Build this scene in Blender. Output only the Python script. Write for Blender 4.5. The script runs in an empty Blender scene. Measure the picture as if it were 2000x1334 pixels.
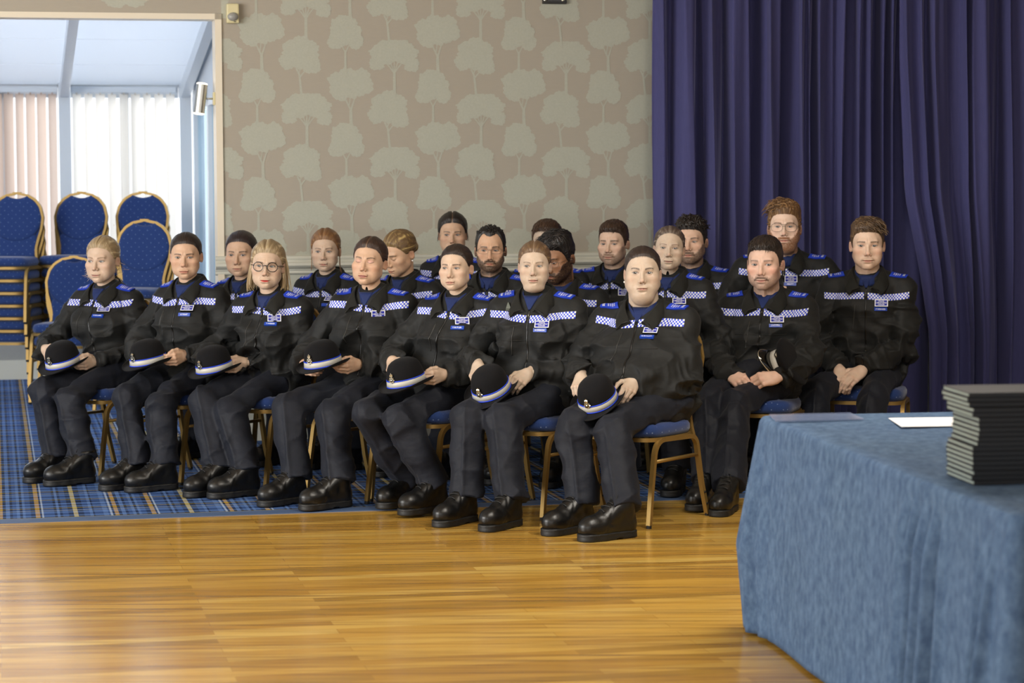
import bpy, bmesh, math, os
import numpy as np
from mathutils import Vector, Matrix

# ------------------------------------------------------------------ camera, world, lights, exposure
S = bpy.context.scene
C = S.collection
F_PX, HC, HOR, ROLL = 4600.0, 1.59, 340.0, -0.004
PITCH = math.atan((667.0 - HOR) / F_PX)
cam_d = bpy.data.cameras.new('camera')
cam = bpy.data.objects.new('camera', cam_d); C.objects.link(cam)
CAM_M = Matrix.Translation((0, 0, HC)) @ Matrix.Rotation(math.pi / 2 - PITCH, 4, 'X') @ Matrix.Rotation(ROLL, 4, 'Z')
cam.matrix_world = CAM_M
cam_d.sensor_width = 36.0
cam_d.lens = 36.0 * F_PX / 2000.0
cam_d.clip_end = 200
cam_d.dof.use_dof = True
cam_d.dof.focus_distance = 11.0
cam_d.dof.aperture_fstop = 4.0
S.camera = cam
S.view_settings.view_transform = 'Standard'
S.view_settings.look = 'None'
S.view_settings.gamma = 1.0
S.view_settings.use_curve_mapping = False
S.view_settings.exposure = 0.0

w = bpy.data.worlds.new('sky'); S.world = w; w.use_nodes = True
bg = w.node_tree.nodes['Background']
bg.inputs[0].default_value = (0.95, 0.975, 1.0, 1); bg.inputs[1].default_value = 0.75


def area_light(name, loc, target, sx, sy, power, col):
    d = bpy.data.lights.new(name, 'AREA'); d.shape = 'RECTANGLE'; d.size = sx; d.size_y = sy
    d.energy = power; d.color = col
    o = bpy.data.objects.new(name, d); C.objects.link(o)
    o.location = loc
    o.rotation_euler = (Vector(target) - Vector(loc)).to_track_quat('-Z', 'Y').to_euler()
    return o


area_light('window_daylight', (-6.6, 6.2, 2.1), (0.4, 11.4, 0.7), 5.0, 2.6, 600, (1.0, 0.985, 0.955))
area_light('hall_daylight', (-1.5, -1.5, 2.9), (0.2, 11.5, 0.9), 4.0, 1.6, 120, (1.0, 0.96, 0.90))
area_light('ceiling_light', (1.5, 8.6, 3.25), (1.0, 9.4, 0), 1.2, 1.2, 105, (1.0, 0.93, 0.82))
area_light('conservatory_daylight', (-3.4, 20.6, 1.9), (-3.0, 14.0, 1.1), 6.0, 2.6, 170, (0.98, 0.99, 1.0))
area_light('conservatory_skylight', (-3.6, 16.4, 4.6), (-3.2, 16.2, 0), 5.0, 3.6, 230, (0.98, 0.99, 1.0))

# ------------------------------------------------------------------ pixel <-> world
def ray(px, py):
    d = Vector(((px - 1000.0) / F_PX, (667.0 - py) / F_PX, -1.0))
    return (CAM_M.to_3x3() @ d).normalized()


def at_z(px, py, z):
    d = ray(px, py); t = (z - HC) / d.z
    return Vector((d.x * t, d.y * t, z))


def at_y(px, py, y):
    d = ray(px, py); t = y / d.y
    return Vector((d.x * t, y, HC + d.z * t))


PHI = math.atan(0.22)
U = Vector((math.cos(PHI), math.sin(PHI), 0)); V = Vector((-math.sin(PHI), math.cos(PHI), 0))
W0 = at_z(505, 862, 0)                       # foot of the papered wall


def uv2w(u, v, z=0.0):
    return W0 + U * u + V * v + Vector((0, 0, z))


def w2uv(p):
    q = p - W0
    return q.dot(U), q.dot(V), p.z


def at_v(px, py, v):
    """pixel -> (u, z) on the vertical plane v metres behind the wall face"""
    d = ray(px, py); o = Vector((0, 0, HC))
    t = (v - (o - W0).dot(V)) / d.dot(V)
    p = o + d * t
    return (p - W0).dot(U), p.z


def floor_uv(px, py):
    p = at_z(px, py, 0); return w2uv(p)[:2]


# ------------------------------------------------------------------ object helpers
def setp(o, label=None, cat=None, group=None, kind=None):
    if label: o['label'] = label
    if cat: o['category'] = cat
    if group: o['group'] = group
    if kind: o['kind'] = kind
    return o


def mesh_obj(name, verts, faces, mats=(), parent=None, smooth=True, fmat=None, col=None, attrs=None):
    me = bpy.data.meshes.new(name)
    if isinstance(faces, np.ndarray) and faces.ndim == 2:
        n, k = faces.shape
        vv = np.asarray(verts, dtype=np.float32)
        me.vertices.add(len(vv)); me.vertices.foreach_set('co', vv.ravel())
        me.loops.add(n * k); me.loops.foreach_set('vertex_index', faces.astype(np.int32).ravel())
        me.polygons.add(n)
        me.polygons.foreach_set('loop_start', np.arange(0, n * k, k, dtype=np.int32))
        me.polygons.foreach_set('loop_total', np.full(n, k, dtype=np.int32))
        me.update(calc_edges=True)
    else:
        me.from_pydata([tuple(v) for v in verts], [], [tuple(f) for f in faces])
        me.update()
    if smooth:
        me.polygons.foreach_set('use_smooth', np.ones(len(me.polygons), dtype=bool))
    for m in (mats if isinstance(mats, (list, tuple)) else [mats]):
        if m: me.materials.append(m)
    if fmat is not None:
        me.polygons.foreach_set('material_index', np.asarray(fmat, dtype=np.int32))
    if col is not None:
        a = me.color_attributes.new('Col', 'FLOAT_COLOR', 'POINT')
        c = np.ones((len(me.vertices), 4), np.float32); c[:, :3] = col
        a.data.foreach_set('color', c.ravel())
    for k, val in (attrs or {}).items():
        a = me.attributes.new(k, 'FLOAT', 'POINT'); a.data.foreach_set('value', np.asarray(val, np.float32))
    o = bpy.data.objects.new(name, me); C.objects.link(o)
    if parent: o.parent = parent
    return o


def empty(name, loc=(0, 0, 0), rz=0.0):
    o = bpy.data.objects.new(name, None); C.objects.link(o)
    o.location = loc; o.rotation_euler = (0, 0, rz); o.empty_display_size = 0.1
    return o


def copy_tree(o, parent=None):
    c = o.copy(); C.objects.link(c)
    if parent: c.parent = parent
    for ch in list(o.children): copy_tree(ch, c)
    return c


class MB:
    """collects simple shapes into one mesh"""
    def __init__(s): s.v = []; s.f = []; s.m = []
    def add(s, verts, faces, mi=0):
        b = len(s.v); s.v += [Vector(v) for v in verts]
        for f in faces: s.f.append(tuple(b + i for i in f)); s.m.append(mi)
        return s
    def box(s, c, size, rot=None, mi=0, bev=0.0):
        c = Vector(c); hx, hy, hz = [d / 2 for d in size]
        if bev <= 0:
            vs = [Vector((x, y, z)) for x in (-hx, hx) for y in (-hy, hy) for z in (-hz, hz)]
            fs = [(0, 1, 3, 2), (4, 6, 7, 5), (0, 4, 5, 1), (2, 3, 7, 6), (0, 2, 6, 4), (1, 5, 7, 3)]
        else:
            bm = bmesh.new(); bmesh.ops.create_cube(bm, size=1)
            bmesh.ops.scale(bm, vec=size, verts=bm.verts)
            bmesh.ops.bevel(bm, geom=bm.edges[:], offset=bev, segments=2, affect='EDGES', profile=0.6)
            bm.verts.index_update()
            vs = [v.co.copy() for v in bm.verts]; fs = [[v.index for v in f.verts] for f in bm.faces]; bm.free()
        if rot is not None: vs = [rot @ v for v in vs]
        return s.add([c + v for v in vs], fs, mi)
    def quad(s, pts, mi=0): return s.add(pts, [tuple(range(len(pts)))], mi)
    def sweep(s, path, r, sides=8, mi=0, closed=False, caps=True, square=False, radii=None, up=None, flat=1.0):
        path = [Vector(p) for p in path]; n = len(path); rings = []
        prev = Vector(up) if up else None
        for i, p in enumerate(path):
            a = path[(i - 1) % n] if (closed or i > 0) else p
            b = path[(i + 1) % n] if (closed or i < n - 1) else p
            t = (b - a).normalized()
            if prev is None:
                prev = Vector((0, 0, 1)) if abs(t.z) < 0.9 else Vector((1, 0, 0))
            x = (prev - t * prev.dot(t)).normalized(); prev = x; y = t.cross(x)
            rr = radii[i] if radii is not None else r
            ring = []
            for k in range(sides):
                an = 2 * math.pi * (k + 0.5) / sides
                ca, sa = math.cos(an), math.sin(an)
                if square:
                    q = 1.0 / (abs(ca) ** 6 + abs(sa) ** 6) ** (1 / 6); ca *= q; sa *= q
                ring.append(p + x * ca * rr + y * sa * rr * flat)
            rings.append(ring)
        vs = [v for r_ in rings for v in r_]; fs = []
        for i in range(n if closed else n - 1):
            j = (i + 1) % n
            for k in range(sides):
                l = (k + 1) % sides
                fs.append((i * sides + k, i * sides + l, j * sides + l, j * sides + k))
        if caps and not closed:
            fs.append(tuple(reversed(range(sides)))); fs.append(tuple(range((n - 1) * sides, n * sides)))
        return s.add(vs, fs, mi)
    def lathe(s, prof, n=32, sx=1.0, sy=1.0, mi=0, M=None, cap=True):
        vs = []; fs = []
        for (r, z) in prof:
            for k in range(n):
                a = 2 * math.pi * k / n; v = Vector((r * math.cos(a) * sx, r * math.sin(a) * sy, z))
                vs.append(M @ v if M else v)
        for i in range(len(prof) - 1):
            for k in range(n):
                l = (k + 1) % n; fs.append((i * n + k, i * n + l, (i + 1) * n + l, (i + 1) * n + k))
        if cap:
            fs.append(tuple(reversed(range(n)))); fs.append(tuple(range((len(prof) - 1) * n, len(prof) * n)))
        return s.add(vs, fs, mi)
    def build(s, name, mats, parent=None, smooth=False, angle=None):
        o = mesh_obj(name, s.v, s.f, mats, parent, smooth=smooth, fmat=s.m)
        if angle:
            o.data.set_sharp_from_angle(angle=math.radians(angle))
        return o


# ------------------------------------------------------------------ materials
def srgb(r, g, b):
    f = lambda c: (c / 255 / 12.92) if c / 255 <= 0.04045 else ((c / 255 + 0.055) / 1.055) ** 2.4
    return (f(r), f(g), f(b), 1.0)


class NT:
    def __init__(s, name):
        s.mat = bpy.data.materials.new(name); s.mat.use_nodes = True
        s.nt = s.mat.node_tree; s.b = s.nt.nodes['Principled BSDF']; s.out = s.nt.nodes['Material Output']
    def n(s, typ, **kw):
        nd = s.nt.nodes.new(typ)
        for k, v in kw.items(): setattr(nd, k, v)
        return nd
    def link(s, a, b): s.nt.links.new(a, b)
    def val(s, node, key, v): node.inputs[key].default_value = v
    def math(s, op, a, b=None, c=None):
        m = s.n('ShaderNodeMath', operation=op)
        for i, x in enumerate((a, b, c)):
            if x is None: continue
            if isinstance(x, (int, float)): m.inputs[i].default_value = x
            else: s.link(x, m.inputs[i])
        return m.outputs[0]
    def mix(s, fac, a, b, blend='MIX'):
        m = s.n('ShaderNodeMix', data_type='RGBA', blend_type=blend)
        for key, x in ((0, fac), (6, a), (7, b)):
            if isinstance(x, (int, float)): m.inputs[key].default_value = x
            elif isinstance(x, tuple): m.inputs[key].default_value = x
            else: s.link(x, m.inputs[key])
        return m.outputs[2]
    def coord(s, out='Object', scale=(1, 1, 1), rot=(0, 0, 0), loc=(0, 0, 0)):
        tc = s.n('ShaderNodeTexCoord'); mp = s.n('ShaderNodeMapping')
        mp.inputs['Scale'].default_value = scale; mp.inputs['Rotation'].default_value = rot; mp.inputs['Location'].default_value = loc
        s.link(tc.outputs[out], mp.inputs[0]); return mp.outputs[0]
    def noise(s, vec, scale, detail=3, rough=0.5):
        t = s.n('ShaderNodeTexNoise'); s.val(t, 'Scale', scale); s.val(t, 'Detail', detail); s.val(t, 'Roughness', rough)
        if vec is not None: s.link(vec, t.inputs['Vector'])
        return t.outputs[0]
    def ramp(s, fac, stops, interp='LINEAR'):
        r = s.n('ShaderNodeValToRGB'); cr = r.color_ramp; cr.interpolation = interp
        stops = sorted(stops, key=lambda q: q[0])
        while len(cr.elements) < len(stops): cr.elements.new(0.5)
        for e, (p, c) in zip(cr.elements, stops): e.position = p; e.color = c
        s.link(fac, r.inputs[0]); return r.outputs[0]
    def bump(s, h, strength=0.3, dist=0.002):
        b = s.n('ShaderNodeBump'); s.val(b, 'Strength', strength); s.val(b, 'Distance', dist)
        s.link(h, b.inputs['Height']); s.link(b.outputs[0], s.b.inputs['Normal'])
    def base(s, x):
        if isinstance(x, tuple): s.b.inputs['Base Color'].default_value = x
        else: s.link(x, s.b.inputs['Base Color'])
        return s
    def set(s, **kw):
        for k, v in kw.items(): s.b.inputs[k.replace('_', ' ')].default_value = v
        return s


def plain(name, col, rough=0.6, metal=0.0, noise=0.0, nscale=30, bump=0.0, bscale=200, sheen=0.0, spec=0.5):
    t = NT(name)
    if noise:
        v = t.coord(); nz = t.noise(v, nscale)
        dark = tuple(c * (1 - noise) for c in col[:3]) + (1,); lite = tuple(min(1, c * (1 + noise)) for c in col[:3]) + (1,)
        t.base(t.mix(nz, dark, lite))
    else:
        t.base(col)
    t.set(Roughness=rough, Metallic=metal)
    t.b.inputs['Specular IOR Level'].default_value = spec
    if sheen: t.b.inputs['Sheen Weight'].default_value = sheen
    if bump: t.bump(t.noise(t.coord(), bscale), bump, 0.002)
    return t.mat


M = {}
M['white_paint'] = plain('white_paint', srgb(206, 206, 194), 0.45, noise=0.03, nscale=6)
M['cream_paint'] = plain('cream_paint', srgb(188, 190, 178), 0.5, noise=0.04, nscale=4)
M['upvc'] = plain('upvc_white', srgb(222, 230, 238), 0.35)
M['cream_plastic'] = plain('cream_plastic', srgb(214, 204, 160), 0.4)
M['grey_plastic'] = plain('grey_plastic', srgb(150, 150, 145), 0.3)
M['black_metal'] = plain('black_metal', srgb(20, 20, 22), 0.4)
M['steel'] = plain('brushed_steel', srgb(190, 190, 185), 0.3, 1.0)
M['silver'] = plain('polished_silver', srgb(225, 222, 205), 0.22, 1.0)
# ------------------------------------------------------------------ setting: floor and carpet
def mat_wood():
    t = NT('wood_boards')
    v = t.coord(rot=(0, 0, -PHI))
    br = t.n('ShaderNodeTexBrick'); br.offset = 0.37; br.offset_frequency = 2; br.squash = 1.0
    for k, x in (('Scale', 1.0), ('Mortar Size', 0.0012), ('Mortar Smooth', 0.1), ('Bias', 0.0), ('Brick Width', 1.15), ('Row Height', 0.078)):
        t.val(br, k, x)
    br.inputs['Color1'].default_value = (0, 0, 0, 1); br.inputs['Color2'].default_value = (1, 1, 1, 1); br.inputs['Mortar'].default_value = (0.12, 0.12, 0.12, 1)
    t.link(v, br.inputs['Vector'])
    vg = t.coord(rot=(0, 0, -PHI), scale=(0.9, 26, 1))
    g = t.noise(vg, 1.0, 5, 0.62)
    vg2 = t.coord(rot=(0, 0, -PHI), scale=(4.0, 160, 1))
    g2 = t.noise(vg2, 1.0, 3, 0.6)
    plank = t.ramp(br.outputs[0], [(0.0, srgb(150, 112, 42)), (0.25, srgb(168, 122, 44)), (0.42, srgb(190, 146, 62)), (0.6, srgb(200, 160, 76)), (0.85, srgb(196, 148, 56)), (1.0, srgb(212, 178, 96))])
    c = t.mix(t.math('MULTIPLY', t.math('SUBTRACT', g, 0.46), 4.2), plank, srgb(112, 72, 30))
    c = t.mix(t.math('MULTIPLY', g2, 0.35), c, srgb(214, 178, 96))
    t.base(c)
    t.link(t.math('MULTIPLY_ADD', g2, 0.10, 0.13), t.b.inputs['Roughness'])
    t.b.inputs['Specular IOR Level'].default_value = 0.45
    t.bump(t.math('MULTIPLY_ADD', g, 0.4, t.math('MULTIPLY', br.outputs[1], -0.4)), 0.06, 0.002)
    return t.mat


def mat_carpet():
    t = NT('tartan_carpet')
    v = t.coord(rot=(0, 0, -PHI), loc=(0, 0, 0))
    sp = t.n('ShaderNodeSeparateXYZ'); t.link(v, sp.inputs[0])
    blue, dk, lt, org, yel, wht = srgb(56, 84, 138), srgb(18, 22, 40), srgb(92, 124, 180), srgb(196, 156, 30), srgb(206, 190, 110), srgb(190, 204, 222)
    def stripes(x, period, lst, off):
        f = t.math('FRACT', t.math('DIVIDE', t.math('ADD', x, off), period))
        return t.ramp(f, lst, 'CONSTANT')
    P = 0.535
    q = lambda d: d / P
    warp = stripes(sp.outputs[0], P, [(0, dk), (q(.012), org), (q(.033), dk), (q(.041), wht), (q(.05), blue), (q(.10), dk), (q(.112), lt), (q(.124), dk), (q(.136), blue),
            (q(.165), dk), (q(.188), yel), (q(.208), dk), (q(.235), blue), (q(.262), lt), (q(.276), dk), (q(.286), blue), (q(.325), lt), (q(.347), blue), (q(.357), wht), (q(.367), dk), (q(.377), org),
            (q(.397), dk), (q(.41), lt), (q(.43), dk), (q(.442), blue), (q(.46), lt), (q(.475), dk), (q(.487), lt), (q(.50), blue), (q(.525), dk)], 10 * P - carpet_u0)
    P2 = 0.60
    r = lambda d: d * (0.60 / 0.42) / P2
    weft = stripes(sp.outputs[1], P2, [(0, blue), (r(.03), dk), (r(.045), yel), (r(.053), dk), (r(.07), lt), (r(.10), blue), (r(.115), dk), (r(.125), blue), (r(.15), lt), (r(.19), dk), (r(.205), wht), (r(.213), blue),
            (r(.24), dk), (r(.26), yel), (r(.268), dk), (r(.285), lt), (r(.32), dk), (r(.335), blue), (r(.36), lt), (r(.39), dk)], 4.0)
    nz = t.noise(v, 420, 2)
    c = t.mix(t.math('MULTIPLY_ADD', nz, 0.3, 0.36), warp, weft)
    t.base(c); t.set(Roughness=0.95); t.b.inputs['Specular IOR Level'].default_value = 0.1
    t.bump(nz, 0.3, 0.003)
    return t.mat


EDGE_V = floor_uv(0, 1018)[1]                      # carpet starts here
carpet_u0 = floor_uv(32, 1010)[0]
_e2 = floor_uv(780, 989)[1]
EDGE_V = 0.5 * (EDGE_V + _e2)
mb = MB(); z = 0.0
mb.quad([uv2w(-9, -15), uv2w(9, -15), uv2w(9, EDGE_V - 0.10), uv2w(-9, EDGE_V - 0.10)])
setp(mb.build('floor', mat_wood()), kind='structure')
mb = MB()
CT = 0.006
mb.box((0, 0, 0), (1, 1, 1))
mb.v = [uv2w(x * 18, (EDGE_V + 7) / 2 + y * (7 - EDGE_V), CT / 2 - 0.003 + zz * (CT + 0.006)) for x, y, zz in mb.v]
setp(mb.build('floor_carpet', mat_carpet()), kind='structure')
mb = MB(); mb.box((0, 0, 0), (1, 1, 1))
mb.v = [uv2w(x * 18, EDGE_V - 0.05 + y * 0.10, 0.003 + zz * 0.007 - (0.003 if y < 0 and zz > 0 else 0)) for x, y, zz in mb.v]
setp(mb.build('trim_1', plain('carpet_edge', srgb(70, 92, 128), 0.6, noise=0.15, nscale=200, bump=0.2)), kind='structure')

# ------------------------------------------------------------------ papered wall with trees
def mat_paper():
    t = NT('wallpaper_ground')
    v = t.coord(scale=(1, 1, 1)); nz = t.noise(t.coord(scale=(3, 3, 60)), 6.0, 3); n2 = t.noise(v, 2.0, 2)
    c = t.mix(nz, srgb(163, 155, 142), srgb(174, 166, 153))
    c = t.mix(n2, c, srgb(169, 162, 148))
    t.base(c); t.set(Roughness=0.7); t.b.inputs['Specular IOR Level'].default_value = 0.25
    return t.mat


def mat_tree():
    t = NT('wallpaper_tree')
    v = t.coord(); nz = t.noise(v, 95, 3, 0.7)
    c = t.mix(t.math('SUBTRACT', nz, 0.1), srgb(168, 169, 155), srgb(186, 187, 174))
    t.base(c); t.set(Roughness=0.6); t.b.inputs['Specular IOR Level'].default_value = 0.3
    return t.mat


OPEN_U = 0.5 * (at_v(431, 60, 0)[0] + at_v(436, 440, 0)[0])   # right edge of the opening
HEAD_Z = at_v(300, 27, 0)[1]
WALL_TOP, WALL_T = 3.45, 0.16
RIGHT_U = at_v(3150, 300, 0)[0]
DADO_Z = at_v(800, 496, 0)[1]
mb = MB()
def slab(mb, u0, u1, z0, z1, v0=0.0, v1=WALL_T, mi=0):
    b = MB().box((0, 0, 0), (1, 1, 1))
    mb.add([uv2w((u0 + u1) / 2 + x * (u1 - u0), (v0 + v1) / 2 + y * (v1 - v0), (z0 + z1) / 2 + zz * (z1 - z0)) for x, y, zz in b.v], b.f, mi)
LOW_Z = DADO_Z - 0.05
slab(mb, OPEN_U, RIGHT_U, LOW_Z, WALL_TOP, mi=0)
slab(mb, OPEN_U, RIGHT_U, 0, LOW_Z, v0=0.004, mi=2)
slab(mb, -9, OPEN_U, HEAD_Z, WALL_TOP, mi=0)
rng = np.random.default_rng(5)
TW = {}
def tree_shape(kind):
    """outline polygons of one printed tree; origin at the crotch, metres"""
    r = np.random.default_rng(dict(A=3, B=8, C=12, D=21)[kind])
    k = 0.0030; CS = 0.93
    polys = []
    def blob(cx, cz, rx, rz, lob, amp, cut=None):
        n = 90; pts = []
        ph = r.uniform(0, 6.28, 6)
        for i in range(n):
            a = 2 * math.pi * i / n
            w_ = 1 + amp * (0.5 * math.sin(lob * a + ph[0]) + 0.3 * math.sin((lob * 2 + 1) * a + ph[1]) + 0.25 * math.sin((lob * 4 + 1) * a + ph[2])) + r.uniform(-0.03, 0.03)
            x, z_ = cx + rx * w_ * math.cos(a), cz + rz * w_ * math.sin(a)
            if cut is not None: z_ = max(z_, cut(x))
            pts.append((x * k * CS, (z_ * CS + 2) * k))
        polys.append(pts)
    def limb(pts, w0, w1):
        n = len(pts); L = []; R = []
        for i, (x, z_) in enumerate(pts):
            a = pts[max(0, i - 1)]; b = pts[min(n - 1, i + 1)]
            dx, dz = b[0] - a[0], b[1] - a[1]; l = math.hypot(dx, dz) or 1
            w_ = w0 + (w1 - w0) * i / (n - 1)
            L.append(((x - dz / l * w_) * k, (z_ + dx / l * w_) * k)); R.append(((x + dz / l * w_) * k, (z_ - dx / l * w_) * k))
        polys.append(L + R[::-1])
    if kind == 'A':
        blob(-10, 50, 38, 32, 5, 0.16); blob(18, 52, 30, 30, 4, 0.15); blob(-22, 34, 22, 20, 3, 0.12); blob(30, 42, 18, 14, 3, 0.15)
        limb([(1, -50), (0, -15), (0, 0)], 3.6, 2.6); limb([(0, -4), (-6, 8), (-12, 22)], 2.0, 1.0); limb([(0, -4), (4, 8), (9, 24)], 2.0, 1.0); limb([(-4, 4), (-2, 14), (-1, 24)], 1.2, .8)
    if kind == 'B':
        blob(0, 42, 34, 30, 5, 0.14); blob(-20, 18, 19, 17, 3, 0.12); blob(22, 18, 18, 16, 3, 0.12); blob(-4, 60, 20, 14, 4, 0.12)
        limb([(0, -50), (0, -12), (0, 0)], 2.6, 2.0); limb([(0, -3), (-5, 6), (-9, 16)], 1.4, .8); limb([(0, -3), (5, 6), (9, 16)], 1.4, .8)
    if kind == 'C':
        blob(0, 38, 52, 28, 6, 0.09, cut=lambda x: 26 - 0.0075 * x * x + 2 * math.sin(x * .7)); blob(-38, 14, 17, 14, 4, 0.16); blob(38, 12, 17, 15, 4, 0.16); blob(-18, 26, 20, 14, 4, .12); blob(18, 28, 20, 14, 4, .12)
        limb([(0, -50), (0, -14), (0, 0)], 3.2, 2.6)
        for dx in (-22, -10, 0, 9, 20): limb([(0, -4), (dx * .4, 8), (dx, 26 - abs(dx) * .2)], 1.5, .8)
    if kind == 'D':
        blob(2, 44, 40, 34, 6, 0.10); blob(26, 16, 20, 17, 4, 0.15); blob(-24, 26, 20, 18, 4, 0.14)
        limb([(4, -48), (1, -16), (-1, 0), (-7, 12)], 2.4, 1.6); limb([(0, -6), (8, 4), (16, 10)], 1.6, .9); limb([(-2, 2), (2, 12), (2, 22)], 1.2, .7)
    return polys
SH = {k: tree_shape(k) for k in 'ABCD'}
u0, z0 = at_v(511, 105, 0)
COLW, PER = 0.265, 0.64
_pc = [0]
u_last = at_v(1275, 100, 0)[0] + 0.3
for ci in range(-14, 14):
    uc = u0 + COLW * ci
    par = ci % 4
    for ri in range(-4, 4):
        # column 0: A at 0, B half a period lower; 1: C/D; 2: as 0 shifted half; 3: as 1 shifted half
        base = z0 + PER * ri - (PER / 2 if par >= 2 else 0)
        if par % 2 == 0: lst = [('A', 0.0, 0.0), ('B', -0.03, -PER / 2 + .02)]
        else: lst = [('C', 0.0, 0.22), ('D', -0.04, 0.22 - PER / 2 - .02)]
        for kd, du, dz in lst:
            for poly in SH[kd]:
                uu = [uc + du + x for x, _ in poly]; zz = [base + dz + q for _, q in poly]
                if max(zz) > WALL_TOP or min(zz) < DADO_Z - 0.02 and max(zz) < DADO_Z: continue
                if min(uu) > u_last: continue
                zz = [max(q, DADO_Z - 0.03) for q in zz]
                if max(uu) < OPEN_U and min(zz) < HEAD_Z: continue
                if min(uu) < OPEN_U and min(zz) < HEAD_Z: uu = [max(q, OPEN_U + 0.004) for q in uu]
                _pc[0] += 1; mb.quad([uv2w(a, -0.0004 - 0.00003 * (_pc[0] % 37), b) for a, b in zip(uu, zz)], mi=1)
o = mb.build('wall_back', [mat_paper(), mat_tree(), M['cream_paint']])
setp(o, kind='structure')

# dado rail, skirting, corner bead of the opening
def profile_run(name, prof, u0, u1, mat):
    """prof: list of (v offset toward room, z)"""
    mb = MB(); n = len(prof)
    vs = [uv2w(u, -d, z) for u in (u0, u1) for d, z in prof]
    fs = [(i, i + n, (i + 1) % n + n, (i + 1) % n) for i in range(n)] + [tuple(range(n)), tuple(reversed(range(n, 2 * n)))]
    mb.add(vs, fs); return mb.build(name, mat)
dz = DADO_Z
prof = [(0, dz), (.012, dz), (.03, dz - .006), (.036, dz - .018), (.03, dz - .03), (.034, dz - .036), (.05, dz - .046), (.052, dz - .06), (.04, dz - .072), (.022, dz - .08), (.018, dz - .09), (.012, dz - .092), (.014, dz - .105), (.008, dz - .112), (0, dz - .115)]
setp(profile_run('trim_2', prof, OPEN_U - 0.05, RIGHT_U, M['white_paint']), kind='structure')
prof = [(0, .115), (.006, .115), (.014, .10), (.016, .085), (.018, 0), (0, 0)]
setp(profile_run('baseboard_back', prof, OPEN_U - 0.02, RIGHT_U, M['white_paint']), kind='structure')
mb = MB()
slab(mb, OPEN_U - 0.035, OPEN_U + 0.004, 0, HEAD_Z + 0.004, -0.012, WALL_T + .01)
slab(mb, -9, OPEN_U + 0.004, HEAD_Z - 0.03, HEAD_Z + 0.004, -0.012, WALL_T + .01)
setp(mb.build('door_1', plain('architrave', srgb(226, 216, 196), 0.4)), kind='structure')

# ------------------------------------------------------------------ conservatory behind the opening
BV = floor_uv(40, 742)[1]                               # back wall distance behind the papered wall
u_post1 = at_v(127, 300, BV)[0]; u_post2 = at_v(362, 300, BV)[0]
u_post0 = u_post1 - (u_post2 - u_post1)
BLZ = at_v(200, 181, BV)[1]
CEIL_B = at_v(200, 166, BV)[1]; SLOPE = 0.18
SIDE_U = u_post2 + 0.06
DW = at_v(40, 655, BV)[1] + 0.1
mb = MB(); slab(mb, -9, SIDE_U, 0, DW, BV, BV + .2); slab(mb, -9, SIDE_U, BLZ + .06, BLZ + .5, BV, BV + .2)
setp(mb.build('wall_conservatory', plain('grey_render', srgb(150, 152, 150), 0.6, noise=.05)), kind='structure')
mb = MB(); slab(mb, -9, SIDE_U, 0, at_v(40, 703, BV)[1], BV - .02, BV)
setp(mb.build('baseboard_conservatory', M['white_paint']), kind='structure')
t = NT('roof_panel'); t.base(srgb(226, 230, 234)); t.set(Roughness=.5)
tr = t.n('ShaderNodeBsdfTranslucent'); tr.inputs[0].default_value = srgb(226, 231, 238)
mx = t.n('ShaderNodeMixShader'); mx.inputs[0].default_value = .55
t.link(t.b.outputs[0], mx.inputs[1]); t.link(tr.outputs[0], mx.inputs[2]); t.link(mx.outputs[0], t.out.inputs[0])
mb = MB()
for k in range(6):
    v1, v0 = BV + .1 - k * .8, BV + .1 - k * .8 - .786
    za, zb = CEIL_B + (BV - v1) * SLOPE, CEIL_B + (BV - v0) * SLOPE
    if v0 < WALL_T: v0 = WALL_T; zb = CEIL_B + (BV - v0) * SLOPE
    for a, b in ((-9, u_post0), (u_post0, u_post1), (u_post1, u_post2), (u_post2, SIDE_U + .1)):
        vs = [uv2w(a, v0, zb), uv2w(b, v0, zb), uv2w(b, v1, za), uv2w(a, v1, za)]
        mb.add(vs + [q + Vector((0, 0, .012)) for q in vs], [(0, 1, 2, 3), (7, 6, 5, 4), (0, 4, 5, 1), (2, 6, 7, 3), (1, 5, 6, 2), (0, 3, 7, 4)])
    if v0 <= WALL_T: break
setp(mb.build('ceiling_conservatory', t.mat), kind='structure')
for i, up in enumerate((u_post0, u_post1, u_post2)):
    mb = MB(); hw = .034
    za, zb = CEIL_B, CEIL_B + (BV - WALL_T) * SLOPE
    vs = [uv2w(up + sx * hw, v_, z_ + dz_) for sx in (-1, 1) for v_, z_ in ((BV - .01, za), (WALL_T, zb)) for dz_ in (-.11, .0)]
    mb.add(vs, [(0, 2, 3, 1), (4, 5, 7, 6), (0, 4, 6, 2), (1, 3, 7, 5), (0, 1, 5, 4), (2, 6, 7, 3)])
    slab(mb, up - .045, up + .045, DW, CEIL_B + .02, BV - .07, BV + .06)
    setp(mb.build('trim_%d' % (3 + i), M['upvc']), kind='structure')
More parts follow.
